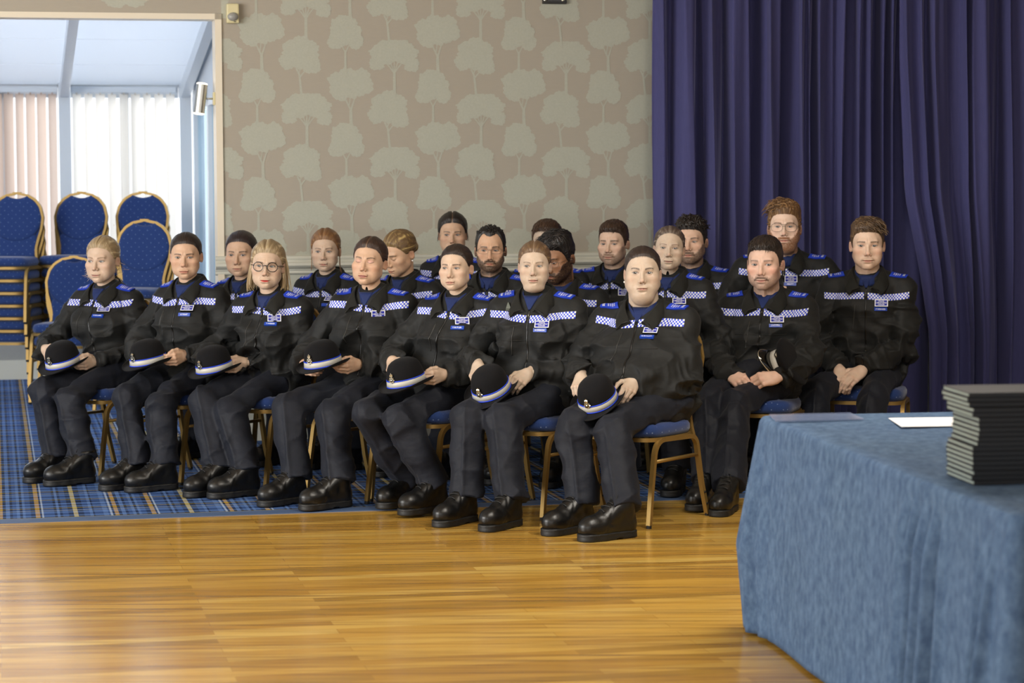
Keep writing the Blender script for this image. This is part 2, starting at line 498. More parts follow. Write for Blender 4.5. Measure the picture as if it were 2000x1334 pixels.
# side wall with a tall window
mb = MB()
slab(mb, SIDE_U, SIDE_U + .1, 0, .5, WALL_T, BV)
for v_ in (BV - .06, BV - 1.3, BV - 2.6, WALL_T + .05): slab(mb, SIDE_U, SIDE_U + .08, .5, 2.2, v_ - .05, v_ + .05)
slab(mb, SIDE_U, SIDE_U + .08, 2.1, 3.4, WALL_T, BV)
setp(mb.build('wall_conservatory_side', M['upvc']), kind='structure')
t = NT('window_glass'); t.base((.75, .88, 1, 1)); t.set(Roughness=.05)
tp = t.n('ShaderNodeBsdfTransparent'); tp.inputs[0].default_value = (.86, .95, 1, 1); mx = t.n('ShaderNodeMixShader'); mx.inputs[0].default_value = .12
t.link(tp.outputs[0], mx.inputs[1]); t.link(t.b.outputs[0], mx.inputs[2]); t.link(mx.outputs[0], t.out.inputs[0])
mb = MB(); slab(mb, SIDE_U + .03, SIDE_U + .036, .5, 2.15, WALL_T, BV)
setp(mb.build('window_1', t.mat), kind='structure')
# windows behind the blinds: frames and panes
mb = MB()
for a, b in ((u_post0, u_post1), (u_post1, u_post2)):
    slab(mb, a + .05, b - .05, DW, DW + .06, BV + .02, BV + .09); slab(mb, a + .05, b - .05, BLZ - .04, BLZ + .06, BV + .02, BV + .09)
    m_ = (a + b) / 2; slab(mb, m_ - .03, m_ + .03, DW, BLZ, BV + .02, BV + .09)
setp(mb.build('window_2', M['upvc']), kind='structure')

# the bright overcast sky beyond the conservatory windows
t = NT('overcast_sky'); t.base((0, 0, 0, 1)); t.b.inputs['Emission Color'].default_value = (.96, .98, 1, 1); t.b.inputs['Emission Strength'].default_value = 1.25
mb = MB(); slab(mb, -14, SIDE_U + 8, -1, 9, BV + 6, BV + 6.05)
setp(mb.build('sky', t.mat), kind='structure')

# vertical blinds
t = NT('blind_fabric'); t.base(srgb(236, 232, 224)); t.set(Roughness=.8)
tr = t.n('ShaderNodeBsdfTranslucent'); tr.inputs[0].default_value = srgb(245, 240, 232)
mx = t.n('ShaderNodeMixShader'); mx.inputs[0].default_value = .42
t.link(t.b.outputs[0], mx.inputs[1]); t.link(tr.outputs[0], mx.inputs[2]); t.link(mx.outputs[0], t.out.inputs[0])
t2 = NT('blind_fabric_pink'); t2.base(srgb(216, 196, 182)); t2.set(Roughness=.8)
tr = t2.n('ShaderNodeBsdfTranslucent'); tr.inputs[0].default_value = srgb(228, 210, 197)
mx = t2.n('ShaderNodeMixShader'); mx.inputs[0].default_value = .4
t2.link(t2.b.outputs[0], mx.inputs[1]); t2.link(tr.outputs[0], mx.inputs[2]); t2.link(mx.outputs[0], t2.out.inputs[0])
for (a, b, mt, lab, ang0) in ((u_post0 + .05, u_post1 - .05, t2.mat, 'pink tinted vertical blind behind the chair stack at the far left window', 40), (u_post1 + .05, u_post2 - .07, t.mat, 'white vertical blind in the bright window beside the opening', 40)):
    root = empty('vertical_blind', uv2w((a + b) / 2, BV - .05, BLZ), PHI)
    setp(root, lab, 'blind', None)
    mb = MB(); mb.box((0, 0, .02), (b - a, .035, .045), bev=.006); mb.build('headrail', M['upvc'], root)
    mb = MB(); n = int((b - a) / .083)
    for k in range(n):
        x = -(b - a) / 2 + (k + .5) * (b - a) / n
        an = math.radians(ang0 + 6 * math.sin(k * 2.3)); hw = .0445; H = BLZ - DW + .02
        pr = []
        for q in (-1, -.5, 0, .5, 1):
            pr.append((x + math.cos(an) * hw * q - math.sin(an) * .006 * (1 - q * q), math.sin(an) * hw * q * .8 + math.cos(an) * .006 * (1 - q * q)))
        vs = [(px_, py_, zz) for zz in (-.012, -H) for px_, py_ in pr]
        mb.add(vs, [(i, i + 1, i + 6, i + 5) for i in range(4)])
        mb.box((x, 0, -.008), (.012, .004, .02))
    mb.build('slats', mt, root, smooth=True)

# hall shell out of view: ceiling, left and right walls
M['wall_plain'] = plain('plain_wall', srgb(170, 162, 146), .7)
mb = MB(); slab(mb, -6.4, 9, WALL_TOP, WALL_TOP + .1, -15, WALL_T)
setp(mb.build('ceiling', plain('ceiling_paint', srgb(220, 216, 206), .8)), kind='structure')
mb = MB(); slab(mb, 8.9, 9.0, 0, WALL_TOP, -15, .1)
setp(mb.build('wall_right', M['wall_plain']), kind='structure')

# ------------------------------------------------------------------ fittings on the wall
u, z = at_v(453.5, 27, 0)
r = empty('motion_sensor', uv2w(u, 0, z), PHI); setp(r, 'cream motion sensor with grey lens high on the wall beside the opening', 'sensor')
mb = MB(); mb.box((0, -.022, 0), (.072, .044, .115), bev=.008); mb.build('housing', M['cream_plastic'], r)
mb = MB(); mb.lathe([(.0, -.03), (.022, -.026), (.031, -.012), (.033, 0.0)][::-1] if False else [(.033, 0), (.031, .012), (.022, .024), (.004, .028)], 24, 1, .8, M=Matrix.Translation((0, -.04, -.02)) @ Matrix.Rotation(math.pi / 2, 4, 'X')); mb.build('lens', M['grey_plastic'], r, smooth=True)
mb = MB(); mb.box((.012, -.0455, -.049), (.014, .003, .004)); mb.build('indicator', M['black_metal'], r)

# loudspeaker on its bracket, only the bracket foot dips into the picture
u, z = at_v(1082, 8, 0)
r = empty('loudspeaker', uv2w(u, 0, z), PHI); setp(r, 'black metal speaker bracket with silver screws at the top of the papered wall', 'speaker')
mb = MB(); mb.box((0, -.012, .09), (.15, .024, .18), bev=.004); mb.box((0, -.05, .13), (.04, .09, .03)); mb.build('bracket', M['black_metal'], r)
mb = MB(); mb.box((0, -.0255, .045), (.085, .004, .055)); mb.build('plate', plain('dark_grey_plate', srgb(62, 62, 66), .4), r)
mb = MB()
for sx in (-.062, .05):
    mb = MB(); mb.lathe([(.009, 0), (.008, .004), (.004, .006)], 14, M=Matrix.Translation((sx, -.0235, .022)) @ Matrix.Rotation(math.pi / 2, 4, 'X')); mb.build('screw', M['silver'], r)
mb = MB(); mb.box((.03, -.34, .42), (.34, .28, .5), rot=Matrix.Rotation(.25, 3, 'X'), bev=.02); mb.build('cabinet', M['black_metal'], r)

# up-and-down wall spotlight on the jamb
u, z = at_v(425, 193, .06)
r = empty('wall_spotlight', uv2w(OPEN_U - .035, .05, z), PHI); setp(r, 'silver cylinder up and down spotlight on the opening jamb', 'lamp')
mb = MB(); mb.box((-.006, 0, 0), (.012, .055, .075), bev=.003); mb.build('wall_plate', M['cream_plastic'], r)
mb = MB(); mb.sweep([(-.01, 0, 0), (-.05, 0, 0)], .006); mb.build('arm', M['steel'], r, smooth=True)
tl = Matrix.Translation((-.085, 0, 0)) @ Matrix.Rotation(math.radians(7), 4, 'Y')
mb = MB(); mb.lathe([(.03, -.085), (.034, -.085), (.034, .085), (.03, .085), (.03, .07), (.03, -.07)], 28, M=tl, cap=False); mb.build('barrel', M['steel'], r, smooth=True, angle=40)
t = NT('lamp_glow'); t.b.inputs['Emission Color'].default_value = (1, .85, .6, 1); t.b.inputs['Emission Strength'].default_value = 3.5
mb = MB(); mb.lathe([(.033, .085), (.032, .091), (.02, .095), (.001, .096)], 24, M=tl, cap=False); mb.build('bulb', t.mat, r)
mb = MB(); mb.lathe([(.001, -.096), (.02, -.095), (.032, -.091), (.033, -.085)], 24, M=tl, cap=False); mb.build('bulb', t.mat, r)

# ------------------------------------------------------------------ curtains
def mat_velvet():
    t = NT('blue_velvet')
    nz = t.noise(t.coord(scale=(60, 60, 6)), 3, 3)
    t.base(t.mix(nz, srgb(66, 66, 106), srgb(78, 78, 124))); t.set(Roughness=.85)
    t.b.inputs['Specular IOR Level'].default_value = .15
    t.b.inputs['Sheen Weight'].default_value = .35; t.b.inputs['Sheen Roughness'].default_value = .4
    t.b.inputs['Sheen Tint'].default_value = (.6, .6, 1, 1)
    t.bump(t.noise(t.coord(), 260, 2), .1, .002)
    return t.mat


velvet = mat_velvet()
def curtain(name, label, keys, v0, drift, edge=None, ztop=3.42, parent=None):
    """keys: (pixel x at y=200, depth toward room); drift: px shift per metre below z=2"""
    xs = np.array([k[0] for k in keys], float); ds = np.array([k[1] for k in keys], float)
    us = np.array([at_v(x, 200, v0)[0] for x in xs])
    uu = np.concatenate([np.linspace(us[i], us[i + 1], 9)[:-1] for i in range(len(us) - 1)] + [[us[-1]]])
    dd = []
    for i in range(len(us) - 1):
        q = np.linspace(0, 1, 9)[:-1]; q = q * q * (3 - 2 * q); dd.append(ds[i] + (ds[i + 1] - ds[i]) * q)
    dd = np.concatenate(dd + [[ds[-1]]])
    zs = np.linspace(.015, ztop, 40); vs = []
    ph = np.cumsum(np.abs(np.sin(uu * 40)) * .6)
    for z_ in zs:
        sh = drift(z_, (uu - us[0]) / (us[-1] - us[0]))
        amp = 1.0 + .12 * math.sin(z_ * 1.7)
        for u_, d_, s_, p_ in zip(uu, dd, sh, ph):
            vs.append(uv2w(u_ + s_ + .008 * math.sin(z_ * 2.1 + p_), v0 - d_ * 1.5 * amp - .01 * math.sin(z_ * 1.3 + p_), z_))
    n = len(uu); fs = [(j * n + i, j * n + i + 1, (j + 1) * n + i + 1, (j + 1) * n + i) for j in range(len(zs) - 1) for i in range(n - 1)]
    # thickness: a second layer 4 mm behind
    b = len(vs); vs2 = [p + V * .004 for p in vs]
    fs2 = [tuple(b + i for i in reversed(f)) for f in fs]
    rim = [i for i in range(n)] ; side = []
    for i in range(n - 1): side.append((i + 1, i, b + i, b + i + 1))
    for j in range(len(zs) - 1): side.append((j * n, (j + 1) * n, b + (j + 1) * n, b + j * n)); side.append(((j + 1) * n + n - 1, j * n + n - 1, b + j * n + n - 1, b + (j + 1) * n + n - 1))
    o = mesh_obj(name, vs + vs2, fs + fs2 + side, [velvet], parent)
    setp(o, label, 'curtain'); return o


kl = [(1276, .0), (1288, .05), (1312, -.02), (1324, .085), (1346, .085), (1360, -.03), (1374, .02), (1378, .10), (1394, .07), (1412, -.02), (1420, .11), (1448, .085), (1470, -.04), (1486, .06), (1489, .12), (1506, .10), (1520, -.04), (1548, .06), (1551, .11), (1563, .07), (1567, .10), (1580, .0), (1588, .09), (1612, .05), (1626, .03), (1632, .10), (1642, -.02), (1660, .03), (1666, .09), (1674, .04), (1684, .10), (1704, -.02), (1714, .08), (1724, -.01), (1733, .07), (1748, .0), (1790, .03), (1830, -.02)]
curtain('stage_curtain', 'long dark blue velvet curtain in deep folds behind the seated men', kl, -.22, lambda z, q: np.zeros_like(q) - .02 * q * np.clip(2 - z, -1, 2))
_kx = np.random.default_rng(9)
kr = [(1751, .02), (1754, .07), (1780, .05), (1785, .085), (1800, .02), (1808, .10), (1818, .085), (1846, .03), (1862, .05), (1866, .10), (1872, .03), (1880, .0), (1884, .09), (1904, .10), (1930, .04), (1950, -.02), (1955, .10), (1963, .06), (1990, .07), (2030, .0), (2050, .09), (2090, .02), (2110, .10), (2150, .0), (2200, .08), (2260, .02)] + [(2260 + 34 * i + 12 * _kx.random(), (.09 if i % 2 else -.01) * (.7 + .5 * _kx.random())) for i in range(1, 22)]
def dr(z, q):
    s = np.interp(z, [0, .6, 1.0, 1.45, 2.3, 3.5], [.21, .20, .14, .05, .015, 0])
    return s * np.clip(1 - q * 5.6, 0, 1) ** 1.3
curtain('stage_curtain', 'paler blue velvet curtain at the right sweeping aside near the table', kr, -.42, dr)
# ------------------------------------------------------------------ table, cloth, things on it
TA = at_z(1487, 813, .75); TB = at_z(1984, 1008, .75)
e1 = (TB - TA); L1 = e1.length; e1.normalize(); e2 = Vector((-e1.y, e1.x, 0))
if e2.x < 0: e2 = -e2
TWID = 1.35


def mat_cloth():
    t = NT('blue_suede_cloth')
    n1 = t.noise(t.coord(scale=(36, 36, 22)), 1, 5, .65); n2 = t.noise(t.coord(), 150, 2)
    n3 = t.noise(t.coord(scale=(3, 3, 3)), 1, 2)
    c = t.mix(t.math('MULTIPLY', t.math('SUBTRACT', n1, .34), 2.6), srgb(58, 78, 104), srgb(94, 117, 143))
    c = t.mix(t.math('MULTIPLY', n3, .3), c, srgb(74, 96, 138))
    t.base(c); t.set(Roughness=.9); t.b.inputs['Specular IOR Level'].default_value = .15
    t.bump(t.math('ADD', n1, t.math('MULTIPLY', n2, .4)), .35, .003)
    return t.mat


def smoothstep(a, b, x):
    q = np.clip((x - a) / (b - a), 0, 1); return q * q * (3 - 2 * q)


def cloth():
    # perimeter: start on far edge, corner A, left edge A->B, corner B, near edge
    R = .035; pts = []; nor = []; tag = []
    def P(a, b): return TA + e1 * a + e2 * b
    for b in np.linspace(TWID, R, 30): pts.append(P(0, b)); nor.append(-e1); tag.append(0)
    for q in np.linspace(0, 1, 26)[1:-1]:
        an = q * math.pi / 2; d = (-e1 * math.cos(an) - e2 * math.sin(an))
        pts.append(P(R, R) + d * R); nor.append(d); tag.append(1 - abs(2 * q - 1))
    for a in np.linspace(R, L1 - R, 440): pts.append(P(a, 0)); nor.append(-e2); tag.append(0)
    for q in np.linspace(0, 1, 22)[1:-1]:
        an = q * math.pi / 2; d = (-e2 * math.cos(an) + e1 * math.sin(an))
        pts.append(P(L1 - R, R) + d * R); nor.append(d); tag.append(1 - abs(2 * q - 1))
    for b in np.linspace(R, TWID, 60): pts.append(P(L1, b)); nor.append(e1); tag.append(0)
    n = len(pts)
    arc = np.concatenate([[0], np.cumsum([(pts[i + 1] - pts[i]).length for i in range(n - 1)])])
    arc_a = arc[30 + 12]; arc_b = arc[30 + 24 + 440 + 10]
    zs = np.concatenate([[0, .004, .012, .025], np.linspace(.04, .738, 40)])
    verts = []
    lf = arc - arc_a                                    # distance along the left side from corner A
    for dz in zs:
        t = dz / .738
        for i in range(n):
            p = pts[i]; nn = nor[i]
            fl = .018 * t
            # gathered folds at corner A
            ca = math.exp(-(lf[i] / .16) ** 2)
            fold = ca * (.072 * (t / .6 if t < .6 else 1 - (t - .6) / .4 * .5) + .026 * t ** .5 * (1.6 * abs(math.cos(lf[i] * 36 + .5)) - .9))
            cb = math.exp(-((arc[i] - arc_b) / .2) ** 2)
            fold += cb * (.05 * t + .02 * t * math.cos((arc[i] - arc_b) * 60))
            # vertical folds along the left side
            g = 0
            for (c, w_, am) in ((1.60, .030, .016), (1.655, .012, -.030), (1.685, .016, .018), (1.725, .013, -.036), (1.765, .018, .020), (1.815, .014, -.036), (1.855, .018, .022), (1.90, .013, -.028), (1.94, .02, .012), (2.20, .010, -.016), (2.24, .014, .012), (2.29, .010, -.020), (2.33, .012, .012), (.75, .2, .012), (1.1, .16, .008)):
                if abs(lf[i] - c) < w_ * 4: g += (2.0 if c > 1.2 else 1) * am * math.exp(-((lf[i] - c + .02 * t) / w_) ** 2)
            g *= smoothstep(.03, .3, t) * (1 + .3 * math.sin(t * 3 + i * .01))
            edge = .012 * (1 - math.exp(-dz / .012))
            q = p + nn * (fl + fold + g + edge)
            zz = .75 - dz
            if dz < .03: zz = .752 - dz * .8
            verts.append((q.x, q.y, max(zz, .008)))
    fs = [(j * n + i, (j + 1) * n + i, (j + 1) * n + i + 1, j * n + i + 1) for j in range(len(zs) - 1) for i in range(n - 1)]
    # top: grid fan from perimeter ring to inner rows
    ctr = []
    base = len(verts)
    K = 24
    for k in range(1, K + 1):
        for i in range(n):
            p = pts[i]; c_ = TA + e1 * min(max((p - TA).dot(e1), .3), L1 - .3) + e2 * TWID
            q = p.lerp(c_, k / K)
            a_, b_ = (q - TA).dot(e1), (q - TA).dot(e2)
            wr = .0035 * math.sin(b_ * 9 + 2.2 * math.sin(a_ * 3.1)) * math.sin(a_ * 13 + 3 * math.sin(b_ * 2)) * smoothstep(0, .1, k / K)
            verts.append((q.x, q.y, .752 + wr))
    for k in range(K):
        r0 = 0 if k == 0 else base + (k - 1) * n; r1 = base + k * n
        for i in range(n - 1): fs.append((r0 + i, r0 + i + 1, r1 + i + 1, r1 + i))
    o = mesh_obj('tablecloth', verts, fs, [mat_cloth()])
    sol = o.modifiers.new('thick', 'SOLIDIFY'); sol.thickness = .002; sol.offset = -1
    return setp(o, 'long mid blue suede cloth draped to the floor over the table', 'tablecloth')


cloth()
# trestle table under the cloth
r = empty('trestle_table', tuple(TA + e1 * L1 / 2 + e2 * TWID / 2)[:2] + (0,), math.atan2(e1.y, e1.x)); setp(r, 'table hidden under the long blue cloth', 'table')
wd = plain('table_wood', srgb(150, 120, 80), .5, noise=.1)
mb = MB(); mb.box((0, 0, .728), (L1 - .06, TWID - .06, .028), bev=.004); mb.build('tabletop', wd, r)
for sx in (-1, 1):
    for sy in (-1, 1):
        mb = MB(); mb.sweep([(sx * (L1 / 2 - .2), sy * (TWID / 2 - .15), .714), (sx * (L1 / 2 - .16), sy * (TWID / 2 - .13), 0.0)], .016, 10); mb.build('leg', M['steel'], r, smooth=True)

# stack of black presentation folders
cov = plain('black_leatherette', srgb(19, 19, 22), .42, bump=.15, bscale=500)
pgs = plain('grey_page_edges', srgb(128, 138, 130), .7, noise=.15, nscale=400)
B0 = at_z(1902, 947, .755); B1 = at_z(1850, 925, .755)
fy = (B1 - B0).normalized(); fx = Vector((fy.y, -fy.x, 0))
if fx.x < 0: fx = -fx
NF = 19; FH = .2475 / NF
ORD = ['topmost', 'second from top', 'third from top', 'fourth from top', 'fifth from top', 'sixth from top', 'seventh from top', 'eighth from top', 'ninth from top', 'tenth from top', 'ninth from bottom', 'eighth from bottom', 'seventh from bottom', 'sixth from bottom', 'fifth from bottom', 'fourth from bottom', 'third from bottom', 'second from bottom', 'bottommost']
rg = np.random.default_rng(4)
offs = [0] * NF
for i in range(NF):
    top = NF - 1 - i
    if top < 3: offs[i] = (-.012, .018)
    elif top < 5: offs[i] = (-.004, .0)
    elif top < 11: offs[i] = (.012 * (1 - (top - 5) / 12), -.004)
    else: offs[i] = (-.004, .0)
LF, WF = abs((B1 - B0).length) * .98, .33
for i in range(NF):
    dx, dy = offs[i]; dx += rg.uniform(-.002, .002); dy += rg.uniform(-.003, .003)
    c = B0 + fx * (WF / 2 + dx) + fy * (LF / 2 + dy)
    r = empty('folder', (c.x, c.y, .7535 + FH * i), math.atan2(fx.y, fx.x) + rg.uniform(-.012, .012))
    setp(r, 'black presentation folder, %s of the stack on the blue table' % ORD[NF - 1 - i], 'folder', 'folders stacked on the table')
    mb = MB(); mb.box((0, 0, FH * .12), (WF, LF, FH * .22), bev=.0008); mb.box((0, 0, FH * .86), (WF, LF, FH * .22), bev=.0008)
    mb.box((WF / 2 - .002, 0, FH / 2), (.004, LF, FH * .96)); mb.box((0, -LF / 2 + .002, FH / 2), (WF - .002, .004, FH * .9)); mb.build('cover', cov, r)
    mb = MB(); mb.box((-.001, .002, FH / 2), (WF - .006, LF - .006, FH * .56)); mb.build('pages', pgs, r)

# loose sheet and clear plastic sleeve
pc = [at_z(1735, 817, .757), at_z(1872, 815, .757), at_z(1900, 832, .757), at_z(1761, 834, .757)]
mb = MB(); mb.add(pc + [q + Vector((0, 0, .0012)) for q in pc], [(3, 2, 1, 0), (4, 5, 6, 7), (0, 1, 5, 4), (1, 2, 6, 5), (2, 3, 7, 6), (3, 0, 4, 7)])
for a, b in ((.35, .8), (.55, .7), (.7, .85)):
    pass
setp(mb.build('paper_sheet', plain('white_paper', srgb(238, 238, 240), .8)), 'white sheet of paper lying on the blue table beside the folders', 'paper')
t = NT('clear_plastic'); t.base(srgb(150, 165, 200)); t.set(Roughness=.12)
tp = t.n('ShaderNodeBsdfTransparent'); mx = t.n('ShaderNodeMixShader'); mx.inputs[0].default_value = .35
t.link(tp.outputs[0], mx.inputs[1]); t.link(t.b.outputs[0], mx.inputs[2]); t.link(mx.outputs[0], t.out.inputs[0])
pc = [at_z(1502, 811, .757), at_z(1660, 807.5, .757), at_z(1688, 820, .757), at_z(1515, 824, .757)]
mb = MB(); mb.add(pc + [q + Vector((0, 0, .004)) for q in pc], [(3, 2, 1, 0), (4, 5, 6, 7), (0, 1, 5, 4), (1, 2, 6, 5), (2, 3, 7, 6), (3, 0, 4, 7)])
setp(mb.build('plastic_wallet', t.mat), 'clear plastic wallet at the far corner of the blue table', 'wallet')

# ------------------------------------------------------------------ banquet chairs
def mat_dots():
    t = NT('blue_dotted_fabric')
    v = t.coord()
    sp = t.n('ShaderNodeSeparateXYZ'); t.link(v, sp.inputs[0])
    tcn = t.n('ShaderNodeTexCoord'); sn = t.n('ShaderNodeSeparateXYZ'); t.link(tcn.outputs['Normal'], sn.inputs[0])
    def pick(n_, a_, b_):
        g_ = t.math('GREATER_THAN', t.math('ABSOLUTE', n_), .62)
        return t.math('ADD', t.math('MULTIPLY', g_, b_), t.math('MULTIPLY', t.math('SUBTRACT', 1.0, g_), a_))
    xx_ = pick(sn.outputs[0], sp.outputs[0], sp.outputs[1]); z2 = pick(sn.outputs[2], sp.outputs[2], sp.outputs[1])
    k = 1 / .040
    a = t.math('MULTIPLY', t.math('ADD', xx_, z2), k * .7071); b = t.math('MULTIPLY', t.math('SUBTRACT', xx_, z2), k * .7071)
    fa = t.math('SUBTRACT', t.math('FRACT', t.math('ADD', a, 20)), .5); fb = t.math('SUBTRACT', t.math('FRACT', t.math('ADD', b, 20)), .5)
    d = t.math('SQRT', t.math('ADD', t.math('MULTIPLY', fa, fa), t.math('MULTIPLY', fb, fb)))
    m = t.math('LESS_THAN', d, .075)
    nz = t.noise(v, 300, 2)
    base = t.mix(nz, srgb(30, 50, 98), srgb(40, 66, 124))
    t.base(t.mix(t.math('MULTIPLY', m, .5), base, srgb(140, 160, 196)))
    t.set(Roughness=.85); t.b.inputs['Sheen Weight'].default_value = .25; t.b.inputs['Specular IOR Level'].default_value = .2
    t.bump(nz, .15, .001)
    return t.mat


M['dots'] = mat_dots()
M['gold'] = plain('bronze_gold_frame', srgb(150, 122, 68), .45, .6, noise=.1, nscale=12)
M['rubber'] = plain('black_rubber', srgb(14, 14, 14), .7)


def build_chair():
    r = empty('banquet_chair')
    g = M['gold']; T = .0145
    # seat cushion: rounded slab, thicker at front
    vs = []; n = 44; rows = [(-.032, .90), (-.028, .975), (-.012, 1.0), (.008, 1.0), (.022, .965), (.030, .88), (.034, .6), (.036, .25)]
    for dz_, k in rows:
        for i in range(n):
            a = 2 * math.pi * i / n; ca, sa = math.cos(a), math.sin(a); e = .42
            x = .205 * math.copysign(abs(ca) ** e, ca) * (1 - .06 * (sa < 0) * abs(sa)); y = .205 * math.copysign(abs(sa) ** e, sa)
            vs.append((x * k, y * k + .005, .432 + dz_ + (.004 if sa > .5 else 0)))
    fs = [(j * n + i, j * n + (i + 1) % n, (j + 1) * n + (i + 1) % n, (j + 1) * n + i) for j in range(len(rows) - 1) for i in range(n)]
    fs += [tuple(reversed(range(n))), tuple(range((len(rows) - 1) * n, len(rows) * n))]
    mesh_obj('seat', vs, fs, [M['dots']], r)
    # seat frame ring
    mb = MB(); ring = []
    for i in range(40):
        a = 2 * math.pi * i / 40; ca, sa = math.cos(a), math.sin(a); e = .45
        ring.append((.198 * math.copysign(abs(ca) ** e, ca), .198 * math.copysign(abs(sa) ** e, sa) + .005, .392))
    mb.sweep(ring, .013, 4, closed=True, up=(0, 0, 1))
    for sx in (-1, 1): mb.sweep([(sx * .2, .10, .39), (sx * .2, -.13, .385)], T, 4)
    mb.build('seat_frame', g, r, smooth=True, angle=50)
    for sx in (-1, 1):
        arc = [(sx * .2, .10 + .075 * math.sin(q), .39 - .075 + .075 * math.cos(q)) for q in np.linspace(0, math.pi / 2 - .12, 7)]
        mb = MB(); mb.sweep(arc + [(sx * .203, .205, .16), (sx * .206, .228, .012)], T, 4); o = mb.build('leg', g, r, smooth=True, angle=50)
        MB().sweep([(sx * .206, .2285, .014), (sx * .206, .229, 0)], .0125, 10).build('foot', M['rubber'], o)
        arc = [(sx * .2, -.13 - .06 * math.sin(q), .385 - .06 + .06 * math.cos(q)) for q in np.linspace(0, math.pi / 2 - .25, 6)]
        mb = MB(); mb.sweep(arc + [(sx * .203, -.225, .16), (sx * .206, -.272, .012)], T, 4); o = mb.build('leg', g, r, smooth=True, angle=50)
        MB().sweep([(sx * .206, -.2725, .014), (sx * .206, -.274, 0)], .0125, 10).build('foot', M['rubber'], o)
        mb = MB(); mb.sweep([(sx * .2015, .183, .295), (sx * .2015, -.193, .295)], .0105, 4); mb.build('stretcher', g, r, smooth=True)
        mb = MB()
        for y_, z_ in ((-.2375, .115), (-.256, .06)):
            mb = MB(); mb.lathe([(.006, 0), (.005, .004), (.001, .005)], 10, M=Matrix.Translation((sx * .2155, y_, z_)) @ Matrix.Rotation(sx * math.pi / 2, 4, 'Y')); mb.build('stud', M['rubber'], r)
    # balloon back
    def yb(z): return -.19 - .10 * max(0, z - .42) - .02 * math.sin(max(0, z - .42) * 4)
    def bw(z):  # half width of the back frame
        return float(np.interp(z, [.36, .42, .47, .52, .58, .66, .74, .82, .87, .90, .915], [.185, .168, .155, .152, .165, .188, .196, .175, .135, .082, .0]))
    zs = list(np.linspace(.37, .86, 30)) + [.875, .888, .899, .907, .912]
    left = [(-bw(z), yb(z), z) for z in zs]; right = [(bw(z), yb(z), z) for z in reversed(zs)]
    mb = MB(); mb.sweep(left + [(-.03, yb(.915), .9155), (0, yb(.916), .9165), (.03, yb(.915), .9155)] + right, .0125, 4, up=(0, 1, 0)); mb.build('back_frame', g, r, smooth=True, angle=50)
    # cushions of the back: oval pad and lower pad
    def pad(name, outline, thick, zc):
        n = len(outline); vs = []; lv = [(-1, .86), (-.75, .97), (-.2, 1), (.2, 1), (.75, .97), (1, .86)]
        cx = sum(p[0] for p in outline) / n; cz = sum(p[1] for p in outline) / n
        for dy, k in lv:
            for x, z in outline: vs.append((cx + (x - cx) * k, yb(cz + (z - cz) * k) + dy * thick, cz + (z - cz) * k))
        fs = [(j * n + i, (j + 1) * n + i, (j + 1) * n + (i + 1) % n, j * n + (i + 1) % n) for j in range(len(lv) - 1) for i in range(n)]
        for side, base_ in ((1, 0), (-1, (len(lv) - 1) * n)):
            dy = lv[0][0] if side == 1 else lv[-1][0]
            prev = base_
            for k in (.6, .3):
                b = len(vs)
                for x, z in outline: vs.append((cx + (x - cx) * k, yb(cz + (z - cz) * k) + dy * thick * (1.12 if k == .6 else 1.2), cz + (z - cz) * k))
                for i in range(n):
                    q = (prev + i, b + i, b + (i + 1) % n, prev + (i + 1) % n)
                    fs.append(tuple(reversed(q)) if side == 1 else q)
                prev = b
            fs.append(tuple(range(prev, prev + n)) if side == 1 else tuple(reversed(range(prev, prev + n))))
        return mesh_obj(name, vs, fs, [M['dots']], r)
    out = []
    for i in range(72):
        a = 2 * math.pi * i / 72 + math.pi / 2
        x, z = .186 * math.cos(a), .735 + .172 * math.sin(a)
        if z > .735: x = math.copysign(min(abs(x), max(bw(min(z, .91)) - .006, 0.0) if z < .9 else abs(x)), x)
        if abs(x) < .088 and z > .8: z = .908 - .03 * (1 - (x / .088) ** 2) - .4 * abs(x) ** 1.6 * .35
        out.append((x, z))
    pad('back_cushion', out, .019, .7)
    out = []
    for i in range(40):
        a = 2 * math.pi * i / 40 + math.pi / 2; ca, sa = math.cos(a), math.sin(a); e = .5
        z = .53 + .10 * math.copysign(abs(sa) ** e, sa); out.append(((bw(z) - .006) * math.copysign(abs(ca) ** e, ca), z))
    pad('lower_back_cushion', out, .013, .5)
    return r


CHAIR = build_chair()
_used = [False]


def place_chair(loc, rz, label, group):
    if not _used[0]: c = CHAIR; _used[0] = True
    else: c = copy_tree(CHAIR)
    c.location = loc; c.rotation_euler = (0, 0, rz)
    return setp(c, label, 'chair', group)


def chair_stack(px, y_depth, n, rz, labels, group, step=.09):
    p = at_z(px, 500, 0); X = (px - 1000) / F_PX * y_depth
    f = Vector((-math.sin(rz), math.cos(rz), 0))
    for k in range(n):
        place_chair((X + f.x * .012 * k, y_depth + f.y * .012 * k, CT + .003 + step * k), rz, labels(k, n), group)


def stack_lab(desc):
    def f(k, n):
        o_ = ['topmost', 'second from top', 'third from top', 'fourth from top', 'third from bottom', 'second from bottom', 'bottommost']
        i = n - 1 - k
        if n <= 3: w_ = ['topmost', 'bottommost', 'bottommost'][i] if n < 3 else ['topmost', 'middle', 'bottommost'][i]
        else:
            half = ['topmost', 'second from the top', 'third from the top', 'fourth from the top', 'fifth from the top']
            w_ = 'bottommost' if i == n - 1 else half[i] if i < 4 else 'second from the bottom' if i == n - 2 else 'third from the bottom'
        return 'blue dotted banquet chair, %s of %s' % (w_, desc)
    return f


